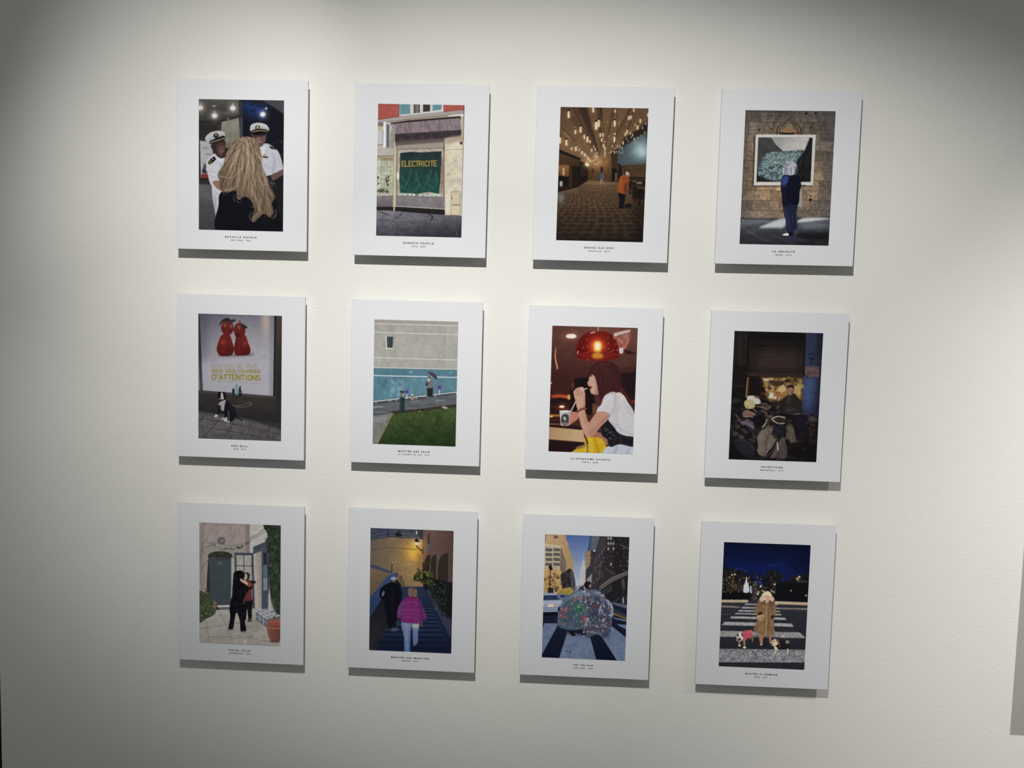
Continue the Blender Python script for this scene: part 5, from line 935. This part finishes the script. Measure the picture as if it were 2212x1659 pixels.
    # cars
    p.sm([(275,760),(340,752),(410,760),(436,800),(462,820),(456,868),(430,890),(416,925),(275,925)], (146,160,186)); p.poly([(285,768),(406,768),(424,812),(285,816)], (38,58,92)); p.ln([(285,768),(406,766)],5,(196,206,226)); p.poly([(285,816),(440,814),(440,845),(285,850)],(168,180,204),b=3); p.sm([(326,858),(350,848),(402,850),(398,868),(340,870)], (226,220,214)); p.sm([(380,850),(402,848),(400,866),(382,866)],(226,150,90),b=1); p.ln([(285,880),(415,876)],6,(104,118,150),b=2); p.ln([(285,900),(412,896)],5,(90,104,136),b=2); p.poly([(275,916),(418,912),(410,940),(275,950)], (12,16,32)); p.sm([(420,880),(445,868),(440,910),(420,920)],(14,16,28)); p.poly([(410,770),(425,775),(445,812),(426,812)],(60,80,112))
    p.sm([(420,768),(470,760),(495,785),(490,805),(440,806)], (110,128,164)); p.poly([(430,770),(476,768),(486,792),(440,794)],(44,64,104)); p.sm([(495,775),(540,768),(560,785),(500,790)],(120,132,158),b=2)
    p.sm([(820,820),(850,818),(880,862),(888,900),(884,955),(830,965)], (142,152,176)); p.el(862,872,16,12,(226,228,232),b=2); p.ln([(840,920),(884,918)],8,(96,104,130),b=2); p.el(856,965,26,6,(14,18,34),b=2)
    # collector
    p.sm([(505,1070),(545,1060),(556,1090),(568,1116),(545,1120),(522,1100)], (18,20,30)); p.sm([(628,1060),(650,1060),(652,1118),(634,1122)], (20,22,32)); p.el(640,1120,10,7,(150,150,160))
    p.sm([(600,710),(640,690),(700,700),(720,740),(640,760),(590,740)], (52,50,60)); p.sm([(638,690),(648,664),(672,654),(698,668),(696,698),(676,716),(650,712)], (30,26,30)); p.el(690,692,8,12,(150,110,96),b=2); p.sm([(680,690),(700,684),(690,712)],(170,150,140),a=.7,b=2)
    left = [(636,728),(570,738),(500,780),(448,850),(416,950),(420,1030),(470,1060),(560,1070),(630,1050),(656,980),(660,840)]
    right = [(650,740),(700,726),(752,728),(800,770),(846,860),(872,970),(868,1060),(820,1100),(740,1108),(690,1126),(650,1100),(636,1040),(652,900)]
    p.sm(left, (66,86,106), n=(.1,30,9)); p.blobs(left,110,7,17,[(60,112,84),(40,90,70),(110,150,110),(130,60,62),(160,90,84),(150,176,190),(40,70,110),(190,205,212),(70,130,110),(30,50,70),(90,120,150)],a=.62,asp=.6,b=2)
    p.blobs([(440,880),(500,880),(500,970),(440,960)],12,8,14,[(190,60,60),(206,100,90)],a=.7,b=2); p.blobs([(530,840),(640,850),(620,960),(540,940)],16,8,16,[(60,150,80),(120,180,110),(40,110,70)],a=.7,b=2); p.blobs([(540,790),(640,790),(640,830),(550,830)],9,8,14,[(196,90,84),(170,110,100)],a=.6,b=2)
    p.sm([(630,735),(560,745),(500,790),(470,830),(540,800),(630,780)],(150,166,186),a=.45,b=8)
    for q in ([(632,740),(560,780),(470,900)],[(636,750),(600,860),(580,1000)],[(630,735),(520,790),(440,880)],[(430,1000),(500,1040),(600,1050)],[(420,960),(440,880),(500,790)],[(520,900),(560,860)]): p.ln(q,4,(176,194,212),w2=1.5,curve=True,a=.55,b=1)
    p.sm(right, (74,78,98), n=(.12,26,10))
    for i in range(170):
        x = 640+rg.rand()*230; y = 740+rg.rand()*370
        lo = 645-(y-740)*.02; hi = min(786+(y-740)*.56, 868)
        if x < lo+8 or x > hi-8 or (y > 1080 and x > 800): continue
        a = rg.rand()*3.14; L_ = 11+rg.rand()*11; w = 15+rg.rand()*4; dx, dy = math.cos(a)*L_, math.sin(a)*L_
        c = [(120,126,146),(156,162,178),(78,86,114),(116,58,66),(54,68,116),(176,180,192),(98,106,130),(60,62,84)][rg.randint(8)]
        p.ln([(x-dx,y-dy),(x+dx,y+dy)],w+4,(26,28,46),a=.7); p.ln([(x-dx,y-dy),(x+dx,y+dy)],w,c,a=.8)
        p.ln([(x-dx-dy*.2,y-dy+dx*.2),(x+dx-dy*.2,y+dy+dx*.2)],2.5,(206,210,220),a=.5)
        if rg.rand()<.3: p.el(x+dx,y+dy,w*.42,w*.42,(206,208,216)); p.el(x+dx,y+dy,w*.2,w*.2,(110,112,126))
    p.sm([(650,742),(700,728),(752,730),(800,772),(820,810),(740,780),(660,790)],(130,144,170),a=.5,b=8); p.ln([(640,740),(660,860),(650,1000),(640,1080)],7,(176,190,210),curve=True,a=.45,b=2); p.ln([(800,772),(846,862),(870,970),(866,1060)],5,(160,174,196),curve=True,a=.6,b=1); p.ln([(640,700),(650,730),(630,745)],9,(190,196,206),curve=True,b=2); p.sm([(626,955),(648,950),(650,1000),(628,1004)],(176,60,56),a=.8,b=2)
    return p

def pic_night_crossing():
    p = Pic(((322,271),(1044,300),(993,1337),(281,1306)), (34,35,42), 25)
    rg = p.rng
    p.poly([(300,250),(1070,270),(1040,660),(300,660)], (9,15,42), g=((10,26,88),(680,290),(660,600)), n=(.12,60,3,(2,.7))); p.poly([(850,270),(1070,280),(1040,600),(900,520)],(8,12,36),a=.5,b=40)
    p.sm([(400,490),(470,500),(540,512),(470,520)],(40,60,130),a=.6,b=7); p.sm([(660,470),(740,460),(830,445),(760,475)],(24,40,104),a=.6,b=8); p.sm([(560,540),(700,520),(860,540),(700,580)],(12,34,110),a=.5,b=24)
    # tree line
    p.sm([(300,500),(340,480),(400,510),(470,505),(520,560),(560,575),(600,610),(610,720),(300,720)], (22,21,24), n=(.3,16,5)); p.sm([(640,640),(660,560),(690,520),(740,505),(780,530),(800,590),(830,600),(920,560),(980,545),(1040,560),(1040,780),(640,740)], (20,20,24), n=(.3,16,6)); p.blobs([(660,560),(700,515),(770,520),(800,600),(760,640),(680,620)],46,7,14,[(40,36,34),(26,25,28),(52,46,40)],a=.7); p.blobs([(315,500),(470,510),(540,580),(540,640),(315,640)],80,5,11,[(42,36,32),(24,22,24),(60,48,38),(30,28,30)],a=.65)
    for i in range(70):
        t = rg.rand(); x = 310+t*730; y = (505+t*40 if x < 480 else 560+30*math.sin(x*.02) if x < 620 else 530+abs(x-730)*.35 if x < 860 else 575-((x-860)*.12))+rg.randn()*10
        p.blobs([(x-20,y-14),(x+20,y-14),(x+20,y+26),(x-20,y+26)],5,4,9,[(24,23,26),(18,18,24),(34,30,30)],a=.85)
    p.poly([(345,600),(480,610),(480,690),(345,690)],(54,44,34),a=.6,b=8); p.poly([(560,610),(598,600),(600,700),(560,700)],(50,48,50),b=3); p.ln([(745,620),(748,710)],8,(60,46,34),b=3); p.poly([(930,600),(1010,596),(1010,612),(930,614)],(64,56,44),b=3); p.poly([(760,620),(1040,610),(1030,780),(740,770)],(15,16,20),b=4); p.poly([(300,688),(540,690),(540,760),(300,760)],(13,14,18),b=3)
    p.sm([(486,690),(490,640),(502,600),(510,572),(518,606),(530,640),(532,690)], (186,198,226), b=2); p.ln([(510,566),(510,600)],5,(226,234,246),b=1); p.blobs([(490,620),(528,620),(530,688),(490,688)],16,4,8,[(120,136,176),(226,232,244)],a=.6,b=1); p.poly([(540,640),(550,640),(556,698),(542,698)],(180,190,214),b=2)
    for i in range(80):
        x = 310+rg.rand()*330; y = 560+rg.rand()*135
        p.el(x,y,2+rg.rand()*2.5,2+rg.rand()*3,[(226,176,96),(206,150,80),(240,214,160)][rg.randint(3)],a=.75,b=.6)
    for x,y,r in ((390,548,5),(413,543,6),(370,568,4),(930,580,6),(948,566,7),(940,590,4),(630,642,7),(745,626,6),(604,706,7),(612,690,5),(655,684,4),(880,680,4),(1005,720,5),(720,680,5),(735,690,5),(640,680,4),(590,740,4)): p.el(x,y,r,r,(240,226,190),b=1.5); p.glow(x,y,r*2.4,(40,32,18))
    for i in range(22): p.el(600+rg.rand()*150,650+rg.rand()*60,2.4,3,(226,190,130),a=.7,b=.8)
    p.sm([(565,700),(590,700),(592,755),(560,755)],(70,68,72),a=.6,b=3); p.ln([(430,690),(428,740),(420,785)],16,(16,16,20),w2=8,curve=True); p.ln([(432,740),(438,785)],8,(16,16,20))
    # road and kerbs
    p.poly([(280,770),(560,760),(745,775),(1040,785),(1000,1345),(270,1320)], (42,43,50), g=((30,31,38),(640,790),(640,1300)), n=(.08,30,7,(2,.6)))
    p.poly([(290,752),(528,754),(522,779),(290,775)], (168,152,126)); p.ln([(290,776),(522,779)],4,(70,64,58)); p.poly([(744,766),(1030,778),(1028,803),(744,790)], (172,156,132)); p.ln([(744,791),(1028,803)],4,(76,70,62)); p.poly([(290,800),(400,804),(470,815),(440,822),(290,815)], (122,112,102), b=2); p.poly([(764,820),(1024,826),(1024,840),(770,832)], (120,112,104), b=2); p.ln([(310,874),(380,872)],3,(110,108,108),a=.8)
    st = ([(500,785),(770,790),(774,799),(494,797)],[(478,812),(780,820),(784,830),(466,826)],[(452,838),(788,848),(792,858),(440,851)],[(424,862),(800,872),(804,885),(410,873)],[(388,890),(828,903),(844,922),(372,908)],[(330,936),(886,952),(904,979),(308,964)],[(280,1010),(952,1025),(1004,1074),(280,1060)],[(270,1160),(1010,1170),(1006,1276),(270,1272)])
    for i,q in enumerate(st): p.poly(q,(148,146,148) if i < 6 else ((132,130,132) if i == 6 else (118,117,121)), n=(.16,12,i+3), b=1)
    p.tex([(275,1160),(1005,1170),(1000,1276),(275,1272)],.4,8,31); p.tex([(280,1010),(990,1025),(1004,1074),(280,1060)],.22,8,33)
    p.blobs([(285,1165),(1000,1172),(995,1272),(285,1268)],110,3,7,[(62,62,70),(150,148,150),(84,84,92)],a=.5,b=1); p.poly([(270,1274),(1005,1278),(1005,1345),(270,1320)], (34,34,40), n=(.2,10,9)); p.sm([(800,1005),(870,1000),(905,1012),(850,1022)],(40,40,46),a=.7,b=3)
    p.sm([(560,1060),(740,1060),(860,1160),(720,1160),(560,1140)],(26,26,32),a=.5,b=14)
    # woman in a fur coat
    p.sm([(616,1040),(650,1044),(648,1100),(646,1128),(632,1134),(624,1110)], (150,106,80)); p.sm([(698,1046),(720,1046),(718,1090),(722,1114),(706,1116)], (146,102,78)); p.el(634,1128,11,8,(176,130,96)); 
    coat = [(640,752),(612,756),(594,790),(580,840),(592,876),(604,900),(596,944),(572,1000),(590,1022),(640,1044),(690,1056),(728,1044),(748,1024),(738,960),(740,905),(758,860),(752,800),(738,764),(716,752)]
    p.sm(coat, (122,92,63), n=(.16,16,5,(.6,1.8)))
    for i in range(190):
        x = 585+rg.rand()*165; y = 770+rg.rand()*270
        if abs(x-665) > 92-abs(y-900)*.02 or (y < 960 and y > 880 and abs(x-668) > 72): continue
        p.ln([(x,y),(x+rg.randn()*4,y+14+rg.rand()*16)],3,[(166,128,88),(96,70,46),(188,152,108),(78,56,38)][rg.randint(4)],w2=1,a=.5)
    p.ln([(676,790),(678,920),(672,1050)],12,(176,138,96),curve=True,a=.6,b=4); p.ln([(690,800),(692,930),(690,1048)],5,(84,60,40),curve=True,a=.7,b=3); p.sm([(636,770),(660,762),(676,800),(650,800)],(104,74,50),b=4); p.sm([(700,764),(736,776),(740,800),(700,800)],(96,68,46),b=5); p.ln([(606,870),(640,856)],12,(86,58,40),a=.7,b=4)
    p.sm([(608,864),(634,856),(646,874),(636,890),(614,884)], (44,32,30)); p.sm([(714,888),(736,880),(740,906),(722,914)], (48,34,32)); p.sm([(596,890),(650,876),(660,900),(640,932),(604,916)], (160,128,90)); p.ln([(606,896),(650,884)],4,(206,172,126),b=1); p.ln([(640,890),(640,926)],4,(110,84,58),b=1)
    p.sm([(618,752),(640,712),(656,690),(682,682),(706,690),(722,716),(744,752),(722,768),(700,752),(664,756),(640,770)], (196,180,146)); p.sm([(664,716),(682,708),(702,716),(704,746),(686,776),(668,756)], (204,160,132)); p.sm([(658,716),(672,694),(704,700),(708,722),(684,714)],(214,198,162)); p.el(675,732,4,3,(60,44,40)); p.el(693,732,4,3,(60,44,40)); p.ln([(676,756),(694,756)],4,(170,70,66),b=1); p.ln([(640,730),(632,760)],7,(170,152,118),b=2); p.ln([(722,726),(732,756)],7,(168,150,116),b=2); p.el(676,774,8,4,(206,190,160),b=1)
    # dogs
    p.ln([(556,1056),(566,1080),(562,1102)],14,(120,92,72),w2=9,curve=True); p.ln([(545,1070),(548,1085)],10,(96,74,60)); p.sm([(478,1022),(520,1006),(552,1006),(568,1032),(556,1066),(520,1078),(496,1100),(480,1086)], (172,72,84)); p.ln([(500,1030),(545,1020)],7,(196,100,108),b=3); p.ln([(555,1010),(566,1045)],5,(226,190,190),a=.7,b=1)
    p.ln([(452,1086),(454,1132)],15,(142,108,84),w2=12); p.ln([(494,1092),(496,1146)],16,(150,114,88),w2=13); p.el(455,1134,12,7,(206,190,170)); p.el(497,1150,13,8,(214,200,184)); p.sm([(430,1050),(446,1028),(474,1030),(486,1050),(480,1086),(460,1098),(438,1084)], (200,192,184)); p.sm([(430,1050),(436,1034),(448,1036),(444,1056)],(70,58,56)); p.sm([(466,1032),(484,1040),(486,1062),(474,1056)],(84,66,60)); p.el(446,1060,6,5,(30,26,28)); p.sm([(440,1076),(462,1072),(470,1088),(448,1094)],(70,60,60)); p.el(452,1082,7,5,(26,22,24)); p.sm([(430,1080),(440,1080),(440,1098),(432,1096)],(150,140,134))
    p.ln([(752,1150),(756,1180),(744,1202)],12,(206,192,170),w2=8,curve=True); p.ln([(850,1150),(856,1180),(850,1206)],12,(206,192,170),w2=8,curve=True); p.ln([(775,1150),(776,1176)],10,(150,138,122)); p.sm([(748,1100),(790,1096),(850,1092),(866,1120),(862,1156),(820,1166),(772,1164),(740,1140)], (26,24,28)); p.sm([(836,1098),(856,1092),(866,1108),(856,1118),(840,1114)],(150,140,130)); p.el(850,1104,6,5,(40,36,38)); p.sm([(742,1140),(766,1150),(770,1170),(748,1166)],(196,180,156))
    p.sm([(720,1104),(732,1086),(756,1080),(776,1090),(776,1118),(752,1138),(728,1136),(718,1122)], (196,176,146)); p.sm([(756,1080),(778,1088),(780,1112),(766,1104)],(90,70,56)); p.el(738,1100,5,5,(40,32,30)); p.el(724,1122,7,6,(60,50,46)); p.ln([(772,1086),(782,1110),(790,1148)],6,(170,60,60),curve=True)
    return p

# ---------------------------------------------------------------- mounted photographs
BOARD_ALB = 0.765
BOARD = mat('satin_white_board', (0.754, 0.762, 0.786), 0.6, 0.12)
EDGE = mat('bare_aluminium', (0.55, 0.55, 0.56), 0.4, 0.5); EDGE.node_tree.nodes['Principled BSDF'].inputs['Metallic'].default_value = 0.8
CORE = mat('grey_board_core', (0.5, 0.5, 0.5), 0.6, 0.2)
INK = mat('caption_ink', (0.025, 0.025, 0.028), 0.6, 0.2)

PRINT = bpy.data.materials.new('printed_picture'); PRINT.use_nodes = True
_n = PRINT.node_tree.nodes; _b = _n['Principled BSDF']
_a = _n.new('ShaderNodeAttribute'); _a.attribute_name = 'ink'
PRINT.node_tree.links.new(_a.outputs['Color'], _b.inputs['Base Color'])
_b.inputs['Roughness'].default_value = 0.6; _b.inputs['Specular IOR Level'].default_value = 0.05

def print_sheet(pic, w, h, tops, parent, x, z, tone):
    alb = pic.albedo(tops[0], tops[1], BOARD_ALB, *tone)
    xs = np.linspace(-w/2, w/2, GW); zs = np.linspace(h/2, -h/2, GH)
    v = np.zeros((GH, GW, 3), np.float32); v[..., 0] = xs; v[..., 2] = zs[:, None]
    i = np.arange(GH*GW, dtype=np.int32).reshape(GH, GW)
    q = np.stack([i[1:, :-1], i[1:, 1:], i[:-1, 1:], i[:-1, :-1]], -1).reshape(-1)
    me = bpy.data.meshes.new('photo_print')
    me.vertices.add(GH*GW); me.vertices.foreach_set('co', v.ravel())
    nf = len(q)//4
    me.loops.add(len(q)); me.loops.foreach_set('vertex_index', q)
    me.polygons.add(nf); me.polygons.foreach_set('loop_start', np.arange(0, nf*4, 4, dtype=np.int32))
    me.update(calc_edges=True)
    at = me.color_attributes.new('ink', 'FLOAT_COLOR', 'POINT')
    at.data.foreach_set('color', np.concatenate([alb, np.ones((GH, GW, 1))], 2).astype(np.float32).ravel())
    me.materials.append(PRINT); me.validate()
    o = bpy.data.objects.new('photo_print', me); col.objects.link(o); o.parent = parent; o.location = (x, -0.0004, z)
    return o

def lettering(name, text, width, cap, bold, parent, x, z):
    cu = bpy.data.curves.new('lettering', 'FONT'); cu.body = text; cu.align_x = 'CENTER'
    cu.size = 1.0; cu.space_character = 1.38; cu.space_word = 1.25; cu.offset = bold; cu.extrude = 0.01; cu.resolution_u = 3
    t = bpy.data.objects.new('lettering', cu); col.objects.link(t)
    dg = bpy.context.evaluated_depsgraph_get()
    me = bpy.data.meshes.new_from_object(t.evaluated_get(dg)); me.name = name
    bpy.data.objects.remove(t); bpy.data.curves.remove(cu)
    n = len(me.vertices); co = np.zeros(n*3, np.float32); me.vertices.foreach_get('co', co); co = co.reshape(-1, 3)
    x0, x1 = co[:, 0].min(), co[:, 0].max(); base = 0.0; top = 0.73
    out = np.zeros_like(co)
    out[:, 0] = (co[:, 0]-(x0+x1)/2)*width/(x1-x0)
    out[:, 2] = (co[:, 1]-(base+top)/2)*cap/top
    out[:, 1] = -co[:, 2]*0.01
    me.vertices.foreach_set('co', out.ravel()); me.update()
    me.materials.clear(); me.materials.append(INK)
    o = bpy.data.objects.new(name, me); col.objects.link(o); o.parent = parent; o.location = (x, -0.00022, z)
    return o

# centre x, z, tilt, board w, h, photo w, h, photo dx, dz, px width of the picture's lower edge, title px, place px, white of board above/below, text, painter, print density and colour strength, label
PRINTS = [
 (-.48496,.38661,-.00238,.2400,.3026,.1554,.2318,-.0012,.0002,182.2,67.5,43,219,219,'BATAILLE NAVALE','NEW YORK · 2022',pic_officers,(0.87, 0.78),'white-mounted photograph of a long-haired blonde woman before two navy officers in white caps'),
 (-.15999,.38279,-.00217,.2394,.3029,.1542,.2318,-.0013,.0002,184.1,65.5,29.5,222,222,'ÉNERGIE FOSSILE','NICE · 2020',pic_shopfront,(1.03, 0.78),'white-mounted photograph of an old shopfront with green sheet lettered ELECTRICITE under brown awning'),
 (.16379,.38196,-.00321,.2398,.3038,.1538,.2320,-.0012,-.0001,186.6,65,46,221,221,'GRAND OLE OPRY','NASHVILLE · 2017',pic_hall,(0.85, 0.78),'white-mounted photograph of a brown hall with hanging tube lamps and man in orange jacket'),
 (.48645,.38197,.00206,.2404,.3017,.1545,.2307,-.0010,-.0001,192.7,49,34.5,213,212,'LA RECHUTE','ARLES · 2019',pic_stone_gallery,(1, 0.72),'white-mounted photograph of a grey-haired woman facing a framed seascape on a stone wall'),
 (-.48632,.00336,-.00179,.2385,.3006,.1555,.2304,-.0015,0,178.2,35.5,26,208,198,'RED BULL','NICE · 2015',pic_dog_poster,(0.79, 0.85),'white-mounted photograph of a black and white dog below a poster of red pear figures'),
 (-.16195,.0026,-.00042,.2388,.2986,.1529,.2275,-.0012,.0001,178.9,68,68,210,202,'MONTÉE DES EAUX','ST LAURENT DU VAR · 2010',pic_umbrella,(0.93, 0.82),'white-mounted photograph of a walker with umbrella before a blue wall and green lawn'),
 (.1605,-.00007,-.00103,.2396,.2984,.1527,.2277,-.0010,-.0001,182.3,85,33.5,209,200,'LE SYNDROME CHINOIS','PEKIN · 2008',pic_diner,(0.86, 0.88),'white-mounted photograph of a young woman with a straw under a red dome lamp'),
 (.48572,-.00211,.00097,.2412,.3007,.1553,.2304,-.0010,0,188.7,47,49,200,192,'INVENTAIRE','MARRAKECH · 2017',pic_clothes_stall,(0.86, 0.8),'white-mounted dark photograph of a man seated among heaps of clothes under a roller shutter'),
 (-.48575,-.38536,.00003,.2405,.3015,.1545,.2310,-.0014,-.0003,174.5,46.5,46.5,186,152,'ROYAL CALIN','CARPENTRAS · 2021',pic_bear_hug,(0.89, 0.78),'white-mounted photograph of a woman in red hugging a standing black bear in a courtyard'),
 (-.16259,-.38394,.00215,.2395,.3040,.1544,.2323,-.0012,-.0003,177.5,82,33.7,190,164,'MONTÉE DES MARCHES','MENTON · 2015',pic_steps_at_dusk,(0.77, 0.9),'white-mounted photograph of a woman in a magenta jacket climbing blue steps at dusk'),
 (.15999,-.38309,.00241,.2390,.3025,.1535,.2320,-.0012,-.0001,179.8,43,42.5,190,165,'YES WE CAN','NEW YORK · 2009',pic_can_collector,(0.83, 0.85),'white-mounted photograph of someone carrying huge bags of cans over a city crosswalk'),
 (.48511,-.38473,.00339,.2404,.3042,.1547,.2317,-.0012,-.0002,184.6,70,27,187,166,'WINTER IS COMING','NICE · 2012',pic_night_crossing,(0.96, 0.88),'white-mounted night photograph of a woman in fur coat with two dogs on a crosswalk'),
]
for (cx, cz, th, bw, bh, pw, ph, dx, dz, lowpx, tpx, spx, wt, wb_, title, place, painter, tone, label) in PRINTS:
    root = bpy.data.objects.new('mounted_photograph', None); col.objects.link(root)
    root.empty_display_size = 0.05; root.location = (cx, 0, cz); root.rotation_euler = (0, -th, 0)
    tag(root, label, 'photograph', 'mounted photographs hung in three rows of four')
    mb = mesh_obj('mount_board', *box(-bw/2, bw/2, 0, 0.003, -bh/2, bh/2, 0.0003), BOARD, root)
    mb.data.materials.append(CORE)
    for f in mb.data.polygons:
        if abs(f.normal.y) < 0.9: f.material_index = 1
    hr = mesh_obj('hanging_frame', *join_boxes([box(-0.07, 0.07, 0.003, GAP, 0.055, 0.070), box(-0.07, 0.07, 0.003, GAP, -0.070, -0.055), box(-0.07, -0.058, 0.003, GAP, -0.055, 0.055), box(0.058, 0.07, 0.003, GAP, -0.055, 0.055)]), EDGE, root)
    tag(hr, 'aluminium hanging frame behind the board')
    print_sheet(painter(), pw, ph, (wt, wb_), root, dx, dz, tone)
    mpp = pw/lowpx
    lettering('caption_title', title, tpx*mpp, 0.0031, 0.016, root, dx, dz - ph/2 - 0.0119)
    lettering('caption_place', place, spx*mpp, 0.00215, 0.012, root, dx, dz - ph/2 - 0.0177)

# larger board further along the wall: its edge lies just past the frame, its shadow falls inside it
lg = bpy.data.objects.new('large_mounted_print', None); col.objects.link(lg)
lg.location = (1.315, WALL_Y, -0.567)
tag(lg, 'larger white board past the right edge, its shadow falling on the wall', 'print')
mesh_obj('mount_board', *box(-0.35, 0.35, -0.030, -0.026, 0, 1.0, 0.0003), BOARD, lg)
mesh_obj('hanging_frame', *join_boxes([box(-0.28, 0.28, -0.026, 0, 0.85, 0.87), box(-0.28, 0.28, -0.026, 0, 0.13, 0.15), box(-0.28, -0.26, -0.026, 0, 0.15, 0.85), box(0.26, 0.28, -0.026, 0, 0.15, 0.85)]), EDGE, lg)
